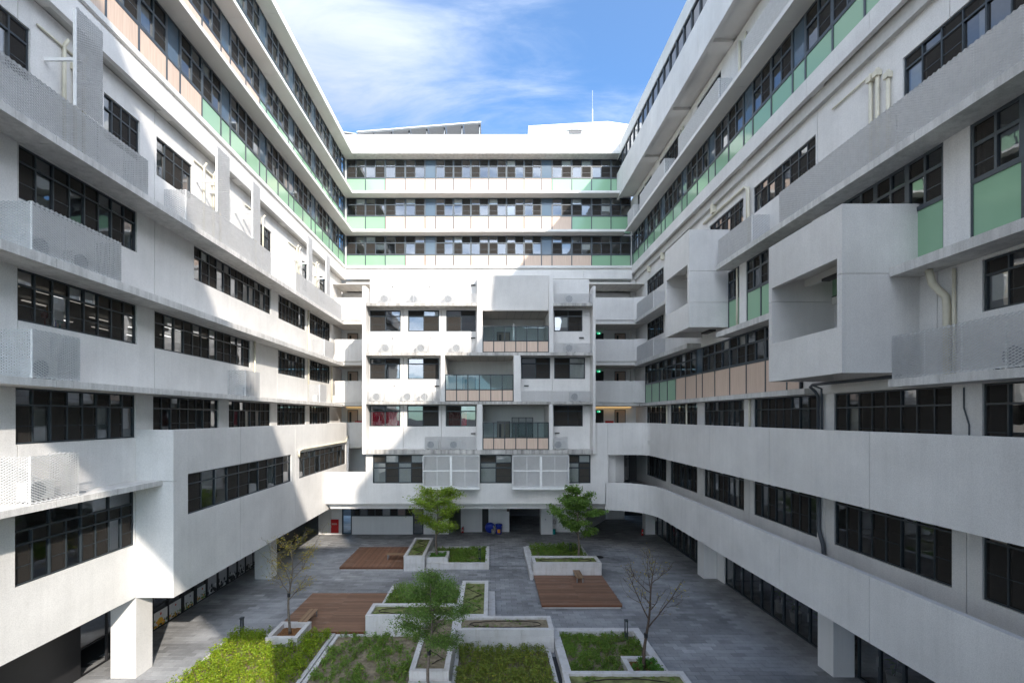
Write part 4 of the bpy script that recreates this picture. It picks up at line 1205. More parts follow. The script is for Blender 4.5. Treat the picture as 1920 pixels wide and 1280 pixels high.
# mesh guards on the block's ledges and the AC units behind
def bguard(a, b, zt, ledge):
    x0, x1 = bX(a), bX(b)
    z0, z1 = ledge[1] + .002, bZ(zt)
    o = lattice('mesh_guard', [(FK.p(x0, -.03, z0 + .02), Vector((x1 - x0, 0, 0)), z1 - z0 - .02)], block, .17, .10, .030)
    n = max(1, int(round((x1 - x0) / 1.2)))
    for k in range(n + 1):
        x = x0 + (x1 - x0) * k / n
        bx('post', 'white_metal', FK, x - .012, x + .012, -.07, -.045, z0, z1, o)
bguard(252, 852, 147, zl['top']); bguard(1276, 1486, 147, zl['top'])
bguard(252, 852, 416, zl['f5']); bguard(1276, 1486, 416, zl['f5'])
bguard(252, 655, 677, zl['f4']); bguard(1098, 1486, 677, zl['f4'])
bguard(570, 850, 926, zl['f3']); bguard(1275, 1352, 926, zl['f3'])
for (zx, k_, lab) in ((355, 'top', 'on the roof ledge, left of three'), (515, 'top', 'on the roof ledge, middle of three'), (705, 'top', 'on the roof ledge, right of three'),
                  (1370, 'top', 'on the short roof ledge at the right'), (360, 'f5', 'on the upper ledge, left of three'), (555, 'f5', 'on the upper ledge, middle of three'), (750, 'f5', 'on the upper ledge, right of three'),
                  (1370, 'f5', 'on the short upper ledge at the right'), (310, 'f4', 'on the middle ledge, leftmost'), (480, 'f4', 'on the middle ledge, second from left'), (575, 'f4', 'on the middle ledge next to the balcony'),
                  (1400, 'f4', 'on the middle ledge at the right end'), (610, 'f3', 'on the lowest ledge, left of the pair'), (735, 'f3', 'on the lowest ledge, right of the pair'), (1310, 'f3', 'alone on the lowest ledge right of the balcony')):
    ac_unit(FK, bX(zx), -.42, zl[k_][1] + .002, 'grey air conditioner on the far block, ' + lab, wdt=.95, hgt=.72)
for (zx, zy) in ((395, 110), (600, 110), (825, 100), (398, 390), (602, 390), (825, 388), (1415, 387), (405, 650), (628, 650), (1115, 648), (825, 908), (1283, 905)):
    bx('bracket', 'black', fw, wX(zx) - .03, wX(zx) + (.03 if zx in (395, 600, 398, 602, 405) else .33), .003, .09, wZ(zy) - .05, wZ(zy) + .03, block)
# first-floor wall with windows, big mesh boxes and the long band
FB2 = fback(36.2)
Y2 = 36.2
def cX(zx): return bX(zx, Y2)
def cZ(zy): return bZ(zy, Y2)
z2a, z2b = 3.84, 7.77
wn = [(cX(288), cX(568)), (cX(872), cX(1047)), (cX(1350), cX(1476))]
wall(FB2, cX(250), 9.13, z2a, z2b, -.2, 0, block, [(a, b, cZ(1180), cZ(1024)) for (a, b) in wn], [cX(1640)], 'concrete')
wall(FB2, -12.88, cX(250) - .014, z2a, 6.33, -.2, 0, block, (), [], 'concrete', 'parapet_panel')
path_wall([(9.13 + g, 36.2), (9.14, 36.2)], .2, 5.5, 7.66, block)
bx('wall_panel', 'concrete', FB2, cX(1503), 9.13, -.2, 0, 7.775, 10.15, block)
for i, (a, b) in enumerate(wn):
    window(FB2, a + .01, b - .01, cZ(1180) + .01, cZ(1024) - .01, -.08, (2, 1, 1)[i], block, tiers=((0, .54, 2), (.54, .72, 2), (.72, 1, 2)), seed=i + 11, b=.08, clear=1.0, blinds=1.0, blind_all=True, kinds=lambda i, j, k: 'glass' if (k == 0) != (j == 2) else 'screen')
bx('band_soffit', 'soffit', FW, -12.88, 9.13, 36.41, 37.2, 3.90, 4.1, block)
bx('lower_beam', 'concrete', FW, -12.7, 11.4, 36.75, 36.95, 3.36, 3.895, block)
bx('arcade_ceiling', 'soffit', FW, -14.3, 12.0, 36.96, 43.5, 3.40, 3.6, block)
for (a, b) in ((570, 868), (1050, 1348)):
    x0, x1 = cX(a), cX(b)
    d1 = .75
    o = lattice('mesh_box', [(FB2.p(x0, d1, cZ(1192)), Vector((x1 - x0, 0, 0)), cZ(1024) - cZ(1192)),
                             (FB2.p(x0, .02, cZ(1192)), Vector((0, -d1 + .02, 0)), cZ(1024) - cZ(1192)),
                             (FB2.p(x1, .02, cZ(1192)), Vector((0, -d1 + .02, 0)), cZ(1024) - cZ(1192))], block, .16, .095, .028)
    bx('tray', 'white_metal', FB2, x0 - .03, x1 + .03, .003, d1 + .04, cZ(1206), cZ(1193), o)
    bx('top_rail', 'white_metal', FB2, x0 - .02, x1 + .02, d1 - .06, d1 - .01, cZ(1030), cZ(1023), o)
    xm = (x0 + x1) / 2
    for x, ww in ((x0, .05), (xm, .18), (x1, .05), ((x0 + xm) / 2, .04), ((xm + x1) / 2, .04)):
        bx('post', 'white_metal', FB2, x - ww / 2, x + ww / 2, d1 + .02, d1 + .06, cZ(1192), cZ(1031), o)
    bx('middle_rail', 'white_metal', FB2, x0 + .03, x1 - .03, d1 + .022, d1 + .05, cZ(1109), cZ(1103), o)
for xx in (cX(252), 9.0):
    bx('side_wall', 'concrete', FW, xx, xx + .13, 36.41, 42.1, 3.9, 7.7, block)
bx('room_back_wall', 'room', FW, cX(260), 8.9, 41.5, 41.6, 4.2, 7.6, block)
bx('room_floor', 'room_floor', FW, cX(260), 8.9, 36.41, 41.49, 4.2, 4.4, block)
# ground-floor rooms of the block
FA = fback(42.0)
def aX(px): return (px - VX) * 42.0 / F
bx('ground_wall', 'paint', FA, aX(597), aX(641), -.15, 0, .002, 3.4, block)
us = [aX(641), aX(643), aX(659), aX(661)]
def glass_leaf(px0, px1):
    a, b = aX(px0), aX(px1)
    f_ = MB().grid(FA, [a, a + .12, b - .12, b], [.01, .12, 3.1, 3.39], lambda i, j: i != 1 or j != 1, -.12, -.04).build('glass_door', 'frame', block)
    quad('pane', 'glass', FA, a + .12, b - .12, .12, 3.1, -.08, f_)
glass_leaf(641, 660); glass_leaf(774, 794)
bx('dado', 'paint', FA, aX(660), aX(774), -.15, .03, .002, 1.62, block)
window(FA, aX(660) + .01, aX(774) - .01, 1.63, 3.39, -.08, 4, block, tiers=((0, 1, 2),), seed=77, clear=.7, b=.07)
bx('ground_wall', 'paint', FA, aX(794), aX(841), -.15, -.02, .002, 3.4, block)
FA2 = fback(42.85)
def aX2(px): return (px - VX) * 42.85 / F
for (p, q) in ((864, 904), (916, 955), (1037, 1097)):
    bx('ground_wall', 'paint', FA2, aX2(p), aX2(q), -.15, 0, .002, 3.4, block)
bx('slit_door', 'black', FA2, aX2(904) + .01, aX2(916) - .01, -.14, -.06, .01, 2.75, block)
bx('slit_head', 'paint', FA2, aX2(904) + .003, aX2(916) - .003, -.14, -.05, 2.76, 3.4, block)
bx('column', 'paint', FA, aX(1014), aX(1036), -.9, .05, .002, 3.4, block)
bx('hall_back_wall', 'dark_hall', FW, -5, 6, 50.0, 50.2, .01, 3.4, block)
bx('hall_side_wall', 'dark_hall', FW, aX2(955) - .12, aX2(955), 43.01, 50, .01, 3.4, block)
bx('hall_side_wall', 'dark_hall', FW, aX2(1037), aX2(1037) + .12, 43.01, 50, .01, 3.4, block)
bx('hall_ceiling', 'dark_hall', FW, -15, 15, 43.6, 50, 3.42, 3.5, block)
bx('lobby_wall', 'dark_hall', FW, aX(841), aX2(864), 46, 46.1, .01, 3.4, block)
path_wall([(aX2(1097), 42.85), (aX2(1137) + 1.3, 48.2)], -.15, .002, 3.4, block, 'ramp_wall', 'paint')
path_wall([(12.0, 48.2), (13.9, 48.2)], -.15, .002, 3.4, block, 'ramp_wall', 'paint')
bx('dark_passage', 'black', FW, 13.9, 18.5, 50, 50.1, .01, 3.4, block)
bx('ramp_parapet', 'paint', FW, 15.6, 18.4, 47.3, 47.45, .002, 1.9, block)
for k in range(6):
    bx('handrail_post', 'steel', FW, 15.8 + k * .45, 15.83 + k * .45, 47.1, 47.13, .01, .95 + .06 * k, block)
MB().tube([(15.7, 47.1, .95), (18.2, 47.1, 1.28)], .025, 6).build('handrail', 'steel', block)
pl = bx('room_back_wall', 'dark_hall', FW, aX(641), aX(841), 46.0, 46.1, .01, 3.4, block)
bx('hanging_sign', 'door_brown', FA2, aX2(950), aX2(954), .02, .55, 2.0, 3.2, block)

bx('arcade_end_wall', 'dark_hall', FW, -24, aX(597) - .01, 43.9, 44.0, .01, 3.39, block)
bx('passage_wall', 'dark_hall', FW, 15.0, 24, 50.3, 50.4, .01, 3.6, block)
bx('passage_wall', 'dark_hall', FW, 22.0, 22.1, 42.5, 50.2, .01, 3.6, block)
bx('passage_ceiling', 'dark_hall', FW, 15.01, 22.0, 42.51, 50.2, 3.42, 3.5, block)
bx('corner_post', 'concrete', FW, 13.56, 14.0, 44.86, 45.3, 24.9, 31.5, right)
bx('corner_post', 'concrete', FW, 13.56, 14.2, 44.9, 45.28, 12.0, 24.88, right)

# ------------------------------------------------------------------ roof things
ph = thing('roof_penthouse', 'plain white penthouse with a sloping top and small square opening on the far roof', 'penthouse')
kp = 48.0 / F
P = lambda x, y: ((x - VX) * kp, 48.0, H + (VY - y) * kp)
mb = MB().prism([P(990.9, 236), P(1139.7, 227.5), P(1177, 233), P(1230, 241), P(1230, 262), P(990.9, 262)], (0, 5, 0))
mb.build('walls', 'paint', ph)
bx('opening_shade', 'dark_hall', FW, (1067 - VX) * kp, (1090 - VX) * kp, 47.93, 47.99, H + (VY - 251) * kp, H + (VY - 245) * kp, ph)
bx('opening_head', 'paint', FW, (1062 - VX) * kp, (1095 - VX) * kp, 47.85, 47.99, H + (VY - 244.6) * kp, H + (VY - 243) * kp, ph)
an = MB().tube([P(1111, 229), P(1111, 205)], .04, 6).build('antenna_mast', 'white_metal')
tag(an, 'thin white antenna mast standing on the roof penthouse', 'antenna')
MB().tube([P(1111, 205), P(1111, 170)], .022, 6).build('whip', 'steel', an)
sp = thing('solar_canopy', 'long tilted solar canopy on steel posts above the far roof at the left', 'solar panel')
kz = 47.0 / F
Q = lambda x, y, dy=0: ((x - VX) * kz, 47.0 + dy, H + (VY - y) * kz)
for i in range(7):
    xa_, xb_ = 669.5 + (902 - 669.5) * i / 7, 669.5 + (902 - 669.5) * (i + 1) / 7
    ya_, yb_ = 249 - 19 * i / 7, 249 - 19 * (i + 1) / 7
    MB().prism([Q(xa_ + .4, ya_), Q(xb_ - .4, yb_), Q(xb_ - .4, yb_ + 1.6), Q(xa_ + .4, ya_ + 1.6)], (0, 6.5, 0)).build('panel', 'solar', sp)
    MB().tube([Q(xb_ - 3, yb_ + 3, .4), (Q(xb_ - 3, 0, .4)[0], 47.4, 36.0)], .07, 6).build('post', 'steel', sp)
    MB().tube([Q(xb_ - 3, yb_ + 3, .2), Q(xb_ - 3, yb_ + 3, 6.2)], .07, 6).build('beam', 'frame', sp)
MB().prism([Q(669.5, 247.5), Q(902, 228.8), Q(902, 230.6), Q(669.5, 249)], (0, -.12, 0)).build('front_gutter', 'white_metal', sp)
sp2 = thing('solar_canopy', 'short end of another solar canopy meeting the left roof edge', 'solar panel')
MB().prism([Q(640, 246), Q(668, 250), Q(668, 251.5), Q(640, 247.5)], (0, 5, 0)).build('panel', 'solar', sp2)
MB().tube([Q(655, 249, .4), (Q(655, 0)[0], 47.4, 36.0)], .07, 6).build('post', 'steel', sp2)

# ------------------------------------------------------------------ unseen wing behind the viewpoint, its outline shaped to shade the court
opp = thing('school_wing', 'unseen wing opposite the far block, sloped top and opening shaped to shade the court', 'building', 'wings round the court')
def slab_poly(pts, y, th, parent, name='shade_slab'):
    MB().prism([(x, y, z) for (x, z) in pts], (0, -th, 0)).build(name, 'concrete', parent)
YO = -1.2
slab_poly([(-9, 37.6), (-5, 37.3), (5, 24.6), (14, 24.6), (14, 15.1), (.2, 15.1), (-4.6, 20.4), (-9, 21.4)], YO, 1.0, opp)
slab_poly([(2.2, 0), (14, 0), (14, 15.095), (2.2, 15.095)], YO, 1.0, opp)
slab_poly([(-9, 0), (2.195, 0), (2.195, 4), (-9, 4)], YO, 1.0, opp)

# ------------------------------------------------------------------ the court floor
gm = MB(); gm.face([(-1500, -1500, -.06), (1500, -1500, -.06), (1500, 1500, -.06), (-1500, 1500, -.06)])
tag(gm.build('ground', 'ground_base'), kind='structure')
pv = MB().box(FW, -21, 20, 2, 50, -.05, -.012).build('paving', 'ground_base')
tag(pv, kind='structure')
COVER = [(-6.05, -4.5, 31.97, 36.9), (-4.6, -.1, 32.3, 36.65), (-10.5, -6, 32, 37), (2.6, 7.3, 30.2, 36.8), (2.8, 7.3, 25.6, 30.5), (-10.5, -6, 22.5, 27.4),
         (-6, -1.5, 22.4, 28.4), (-1.7, .2, 22.3, 27.2), (-12.5, 7.2, 4, 21.0), (-12.5, 2.9, 20.9, 22.5), (2.8, 7.2, 18, 22.5)]
rt = random.Random(11)
xz = [-17, -13.2, -10.5, -6.05, -.1, 2.8, 7.3, 10.2, 12.4]
tones = {}
def tone(x, y):
    zi = sum(x > q for q in xz)
    key = (zi, int((y + (zi % 3) * .6) // 1.5))
    if key not in tones: tones[key] = rt.choice([0, 0, 1, 1, 2, 3, 3])
    t = tones[key]
    r = rt.random()
    if r < .10: t += 1
    elif r < .20: t -= 1
    elif r < .225: t += 2
    return min(4, max(0, t))
tiles = []
row = 0
y = 11.0
while y < 49.8:
    off = (row % 2) * .3
    x = -17.4 + off
    while x < 19.8:
        cx, cy = x + .3, y + .15
        if not any(a + .5 < cx < b - .5 and c + .3 < cy < d - .3 for (a, b, c, d) in COVER):
            tiles.append((cx, cy, tone(cx, cy), rt.uniform(-.003, .003)))
        x += .6
    y += .3; row += 1
def vis(t):
    cx, cy = t[0], t[1]
    px, py = VX + F * cx / cy, VY + F * H / cy
    hid = px < 10 or px > 1530 or py > 1276 or cx < -14.3 or cx > 13.5 or any(a - .1 < cx < b + .1 and c - 1.2 < cy < d + .8 for (a, b, c, d) in COVER)
    return -1e9 if hid else 1 / cy ** 3
order = sorted(range(len(tiles)), key=lambda i: -vis(tiles[i]))
near = set(order[:300])
tmesh = []
for k in range(5):
    m_ = MB().box(FW, -.294, .294, -.144, .144, -.035, 0).mesh('paving_stone'); m_.materials.append(TILE[k]); tmesh.append(m_)
for i in order[:300]:
    o = bpy.data.objects.new('paving_stone', tmesh[tiles[i][2]]); C.objects.link(o)
    o.location = (tiles[i][0], tiles[i][1], tiles[i][3]); o.parent = pv
rest = MB()
for i, t in enumerate(tiles):
    if i in near: continue
    x0, x1, y0, y1, zt = t[0] - .294, t[0] + .294, t[1] - .144, t[1] + .144, t[3]
    n = len(rest.v)
    rest.v += [(x0, y0, zt), (x1, y0, zt), (x1, y1, zt), (x0, y1, zt), (x0, y0, -.03), (x1, y0, -.03), (x1, y1, -.03), (x0, y1, -.03)]
    rest.f += [[n, n + 1, n + 2, n + 3], [n, n + 4, n + 5, n + 1], [n + 1, n + 5, n + 6, n + 2], [n + 3, n + 2, n + 6, n + 7], [n, n + 3, n + 7, n + 4]]
    rest.mi += [t[2]] * 5
o = rest.build('paving_stone', TILE, pv); tag(o, kind='stuff')

# ------------------------------------------------------------------ stone troughs, beds and decks
PG = 'white stone planters in the court'
def planter(name, label, x0, x1, y0, y1, h, soil, cat='planter', th=.2, courses=4, dz=.10, L=1.45, sides='fblr'):
    t = thing(name, label, cat, PG)
    ch = .05
    cz = (h - ch) / courses
    gp = .009
    def run(a, b, fn):
        n = max(1, int(round((b - a) / L)))
        for c in range(courses):
            sh = 0
            for i in range(n):
                p, q = a + (b - a) * i / n, a + (b - a) * (i + 1) / n
                fn(p + gp / 2, q - gp / 2, c * cz + (.002 if c == 0 else gp / 2), (c + 1) * cz - gp / 2)
    blk = lambda fr, *a: bx('stone_block', 'stone', fr, *a, t)
    run(x0, x1, lambda p, q, z0, z1: MB().box(FW, p, q, y0, y0 + th, z0, z1).build('stone_block', 'stone', t))
    run(x0, x1, lambda p, q, z0, z1: MB().box(FW, p, q, y1 - th, y1, z0, z1).build('stone_block', 'stone', t))
    run(y0 + th, y1 - th, lambda p, q, z0, z1: MB().box(FW, x0, x0 + th, p, q, z0, z1).build('stone_block', 'stone', t))
    run(y0 + th, y1 - th, lambda p, q, z0, z1: MB().box(FW, x1 - th, x1, p, q, z0, z1).build('stone_block', 'stone', t))
    o_ = .006
    for (a, b, c, d) in ((x0 - o_, x1 + o_, y0 - o_, y0 + th), (x0 - o_, x1 + o_, y1 - th, y1 + o_), (x0 - o_, x0 + th, y0 + th + .004, y1 - th - .004), (x1 - th, x1 + o_, y0 + th + .004, y1 - th - .004)):
        MB().box(FW, a, b, c, d, h - ch + .003, h).build('cap_stone', 'stone', t)
    # soil with a slightly uneven top
    nx, ny = max(2, int((x1 - x0) / .18)), max(2, int((y1 - y0) / .18))
    sm = MB(); rr = random.Random(int(x0 * 31 + y0 * 7))
    for j in range(ny + 1):
        for i in range(nx + 1):
            sm.v.append((x0 + th + .001 + (x1 - x0 - 2 * th - .002) * i / nx, y0 + th + .001 + (y1 - y0 - 2 * th - .002) * j / ny, h - dz + rr.uniform(-.018, .02)))
    for j in range(ny):
        for i in range(nx):
            q = j * (nx + 1) + i
            sm.f.append([q, q + 1, q + nx + 2, q + nx + 1]); sm.mi.append(0)
    sm.build('soil', soil, t, True)
    return t
TH = 1.04
planter('stone_trough', 'tall white stone trough end-on beside the far left deck', -6.0, -4.55, 31.97, 36.9, TH, 'moss_soil')
planter('stone_trough', 'tall white stone trough behind the deck on the right', 2.8, 7.29, 30.5, 32.06, TH, 'moss_soil')
planter('stone_trough', 'white stone trough with its left end against the near left deck', -6.05, -1.66, 22.4, 23.9, TH, 'moss_soil')
planter('stone_trough', 'long end-on white stone trough with a low white seat on its right', -1.64, -.14, 22.41, 27.2, TH, 'moss_soil')
planter('stone_trough', 'white stone trough lying across, right of the middle tree', -1.56, 2.86, 20.93, 22.38, TH, 'soil')
planter('stone_trough', 'end-on white stone trough behind the middle tree trunk', -3.08, -1.58, 17.5, 22.37, TH, 'soil')
planter('stone_trough', 'white stone trough cut by the bottom edge at the right', 2.70, 7.25, 15.6, 17.53, TH, 'moss_soil')
planter('tree_planter', 'pale stone tree box with bark mulch in the bright bed', -10.29, -8.82, 21.16, 22.85, .56, 'mulch', 'tree box', .2, 2, .22)
planter('tree_planter', 'low pale tree box at the foot of the middle tree', -3.08, -1.5, 15.7, 17.46, .70, 'soil', 'tree box', .2, 2, .12)
planter('tree_planter', 'white tree box with grass tufts round the bare tree', 5.53, 7.10, 18.0, 19.75, .46, 'mulch', 'tree box', .2, 2, .14)
planter('tree_planter', 'white tree box with bright grass beside the far end-on trough', -4.53, -3.02, 32.6, 34.2, .75, 'moss_soil', 'tree box', .2, 3, .10)
planter('tree_planter', 'low white tree box behind the right-hand trough', 5.5, 7.1, 32.1, 33.5, .60, 'moss_soil', 'tree box', .2, 2, .10)
planter('planting_bed', 'low white-edged bed right of the far end-on trough', -4.5, -.12, 32.35, 36.65, .42, 'moss_soil', 'planting bed', .26, 1, .16)
planter('planting_bed', 'low white-edged bed behind the right-hand trough', 2.79, 7.2, 32.09, 36.75, .42, 'soil', 'planting bed', .26, 1, .16)
planter('planting_bed', 'low white-edged bed at the right with a bollard in its far corner', 2.9, 7.15, 17.56, 22.47, .42, 'soil', 'planting bed', .34, 1, .24)
planter('planting_bed', 'low white-edged bed left of the end-on trough with the seat', -6.0, -1.66, 23.93, 28.3, .34, 'soil', 'planting bed', .2, 1, .14)
planter('planting_bed', 'kerbed bed of lime groundcover at the lower left', -12.45, -7.52, 12.5, 22.46, .16, 'soil', 'planting bed', .16, 1, .06)
planter('planting_bed', 'kerbed bed of thin groundcover and bare soil left of the middle tree', -7.44, -3.10, 12.5, 22.38, .16, 'soil', 'planting bed', .16, 1, .06)
planter('planting_bed', 'kerbed bed of dense olive groundcover right of the middle tree', -1.55, 2.68, 12.5, 20.90, .16, 'soil', 'planting bed', .16, 1, .06)
seat = thing('stone_bench', 'low white stone seat along the right side of the end-on trough', 'seat')
for i in range(3):
    bx('stone_block', 'stone', FW, -.12, .24, 22.42 + i * 1.6, 22.42 + i * 1.6 + 1.59, .002, .42, seat)
lk = thing('stone_kerb', 'low white stone strip left of the right-hand deck and trough', 'kerb')
for i in range(4):
    bx('stone_block', 'stone', FW, 2.56, 2.77, 30.25 + i * 1.6, 30.25 + i * 1.6 + 1.59, .002, .40, lk)

def hose(label, x0, x1, y0, y1, z, seed):
    r = random.Random(seed)
    pts = []
    n = 46
    along_y = (y1 - y0) > (x1 - x0)
    for i in range(n + 1):
        f_ = i / n
        a = f_ * math.pi * (4 if along_y else 3)
        s_ = .5 + .40 * math.sin(a)
        if along_y: q = (x0 + (x1 - x0) * s_, y0 + (y1 - y0) * (.08 + .84 * f_) + .1 * math.sin(a * 2))
        else: q = (x0 + (x1 - x0) * (.06 + .88 * (.5 - .5 * math.cos(f_ * math.pi * 2))), y0 + (y1 - y0) * (.5 + .38 * math.sin(f_ * math.pi * 2)))
        pts.append((q[0] + r.uniform(-.03, .03), q[1] + r.uniform(-.03, .03), z + .03))
    o = MB().tube(pts, .017, 6).build('drip_hose', 'hose', None, True)
    tag(o, label, 'hose', 'drip hoses lying on the soil')
hose('thin brown hose looping on the soil of the far left end-on trough', -5.75, -4.8, 32.3, 36.6, TH - .10, 1)
hose('thin brown hose looping on the soil behind the right-hand deck', 3.1, 7.0, 30.75, 31.8, TH - .10, 2)
hose('thin brown hose looping on the soil of the left-hand cross trough', -5.8, -1.9, 22.65, 23.65, TH - .10, 3)
hose('thin brown hose snaking on the soil of the trough beside the white seat', -1.4, -.4, 22.7, 26.9, TH - .10, 4)
hose('thin brown hose making a long oval right of the middle tree', -1.2, 2.6, 21.2, 22.1, TH - .10, 5)
hose('thin brown hose snaking on the soil behind the middle tree trunk', -2.85, -1.8, 17.8, 22.0, TH - .10, 6)
hose('thin brown hose on the mossy soil at the bottom right edge', 3.0, 7.0, 15.9, 17.3, TH - .10, 7)

def deck(label, x0, x1, y0, y1, along, zt=.235, seam=True):
    t = thing('wood_deck', label, 'deck', 'timber decks in the court')
    bx('base', 'stone', FW, x0 + .06, x1 - .06, y0 + .05, y1 - .05, .002, .11, t)
    MB().grid(FW, [x0, x0 + .03, x1 - .03, x1], [.112, zt - .032], lambda i, j: True, y0, y0 + .03)
    for (a, b, c, d) in ((x0, x1, y0, y0 + .03), (x0, x1, y1 - .03, y1), (x0, x0 + .03, y0 + .032, y1 - .032), (x1 - .03, x1, y0 + .032, y1 - .032)):
        bx('fascia', 'deck_edge', FW, a, b, c, d, .112, zt - .029, t)
    pw, gp = .142, .007
    if along == 'x':
        n = int((y1 - y0) / pw)
        pw = (y1 - y0) / n
        halves = [(x0 - .01, (x0 + x1) / 2 - .004), ((x0 + x1) / 2 + .004, x1 + .01)]
        for i in range(n):
            for (a, b) in halves:
                bx('plank', 'deck_x', FW, a, b, y0 + i * pw + gp / 2, y0 + (i + 1) * pw - gp / 2, zt - .028, zt + random.uniform(-.002, .002), t)
    else:
        n = int((x1 - x0) / pw)
        pw = (x1 - x0) / n
        for i in range(n):
            bx('plank', 'deck_y', FW, x0 + i * pw + gp / 2, x0 + (i + 1) * pw - gp / 2, y0 - .01, y1 + .01, zt - .028, zt + random.uniform(-.002, .002), t)
    return t
deck('brown timber deck in the middle of the right-hand paving', 2.83, 7.28, 25.67, 30.47, 'x')
deck('brown timber deck at the left edge of the near beds', -10.5, -6.08, 22.5, 27.4, 'x')
deck('brown timber deck at the far left, beside the tall trough', -10.45, -6.03, 32.06, 37.0, 'y', .26)

def bench(label, cx, cy, L, W, h, z0, along):
    t = thing('bench', label, 'bench', 'slatted benches on the decks')
    n = 5
    for i in range(n):
        a = -W / 2 + W * i / n
        if along == 'y': bx('slat', 'bench_wood', FW, cx + a + .006, cx + a + W / n - .006, cy - L / 2, cy + L / 2, z0 + h - .035, z0 + h, t)
        else: bx('slat', 'bench_wood', FW, cx - L / 2, cx + L / 2, cy + a + .006, cy + a + W / n - .006, z0 + h - .035, z0 + h, t)
    for s in (-1, 1):
        for q in (-1, 1):
            lx, ly = (cx + q * (W / 2 - .05), cy + s * (L / 2 - .12)) if along == 'y' else (cx + s * (L / 2 - .12), cy + q * (W / 2 - .05))
            bx('leg', 'slab', FW, lx - .025, lx + .025, ly - .025, ly + .025, z0 + .002, z0 + h - .037, t)
    return t
bench('slatted wooden bench on the right-hand deck against the trough', 5.6, 29.7, 1.45, .46, .36, .237, 'y')
bench('slatted wooden bench on the near left deck beside the mulched tree box', -9.25, 23.55, 1.5, .46, .36, .237, 'y')
bench('slatted wooden bench on the far left deck ending at the tall trough', -6.85, 33.9, 1.5, .46, .38, .262, 'x')

def bollard(label, x, y, z, h=.95):
    t = thing('bollard_light', label, 'bollard light', 'dark bollard lights in the beds')
    bx('base', 'frame', FW, x - .07, x + .07, y - .07, y + .07, z, z + .30, t)
    for s in (-1, 1):
        bx('upright', 'frame', FW, x + s * .055 - .015, x + s * .055 + .015, y - .06, y + .06, z + .302, z + h - .08, t)
    bx('head', 'frame', FW, x - .08, x + .08, y - .08, y + .08, z + h - .078, z + h, t)
bollard('dark slim bollard light in the far corner of the right-hand bed', 6.35, 21.75, .18)
bollard('dark slim bollard light in the far bed at the middle', -.78, 33.2, .26)
bollard('dark slim bollard light behind the right-hand trough, left of the tree', 5.95, 34.6, .26)
bollard('dark slim bollard light at the far edge of the lime groundcover', -11.9, 22.2, .1)

mh = MB().lathe((8.2, 35.2, 0.004), [(.36, 0), (.36, .012), (.30, .016), (.02, .016)], 28).build('manhole_cover', 'black')
tag(mh, 'round black manhole cover on the paving right of the far trough', 'manhole')

# ------------------------------------------------------------------ things along the ground-floor walls
def cabinet(label, fr, u, z, wdt, hgt, txt=True):
    t = thing('fire_hose_cabinet', label, 'fire cabinet', 'red fire hose cabinets')
    bx('door', 'red', fr, u, u + wdt, .003, .08, z, z + hgt, t)
    us = [u - .03, u, u + wdt, u + wdt + .03]; zs = [z - .03, z, z + hgt, z + hgt + .03]
    MB().grid(fr, us, zs, lambda i, j: i != 1 or j != 1, .003, .09).build('rim', 'red', t)
    if txt:
        cu = bpy.data.curves.new('lettering', 'FONT'); cu.body = '消防栓'; cu.size = .17; cu.align_x = 'CENTER'; cu.extrude = .002
        ob = bpy.data.objects.new('lettering', cu); C.objects.link(ob)
        dg = bpy.context.evaluated_depsgraph_get()
        me = bpy.data.meshes.new_from_object(ob.evaluated_get(dg))
        bpy.data.objects.remove(ob)
        me.materials.clear(); me.materials.append(M['paper'])
        o = bpy.data.objects.new('lettering', me); C.objects.link(o); o.parent = t
        p = fr.p(u + wdt / 2, .085, z + hgt * .62)
        o.location = p; o.rotation_euler = (math.pi / 2, 0, 0)
    MB().box(fr, u + .06, u + .09, .081, .11, z + hgt * .42, z + hgt * .50).build('latch', 'steel', t)
cabinet('tall red fire cabinet with white characters on the far left ground wall', FA, aX(620), .18, .70, 1.15)
cabinet('red fire cabinet on the third-floor corridor left of the far block', FD, -13.2, 9.2, .75, 1.0)
cabinet('red fire cabinet between two doors on the corridor right of the far block', FD, 11.2, 9.2, .75, 1.0)
cabinet('red fire cabinet showing its top over the fourth-floor parapet on the left', FD, -13.0, 12.85, .75, 1.15, False)
cabinet('red fire cabinet showing its top over the fourth-floor parapet on the right', FD, 11.1, 12.85, .75, 1.15, False)

def exit_sign(label, x, z):
    t = thing('exit_sign', label, 'exit sign', 'green exit signs in the corridors')
    bx('face', 'exit_green', FD, x, x + .34, .10, .13, z, z + .18, t)
    bx('figure', 'exit_white', FD, x + .19, x + .27, .131, .134, z + .03, z + .15, t)
    bx('bracket', 'white_metal', FD, x + .15, x + .19, .10, .12, z + .182, z + .28, t)
for z, lab in ((19.6 + 1.85, 'sixth'), (16.6 + 2.3, 'fifth'), (12.9 + 2.3, 'fourth'), (9.15 + 2.15, 'third')):
    exit_sign('small green exit sign in the right-hand corridor, %s floor' % lab, 10.35, z - .25)

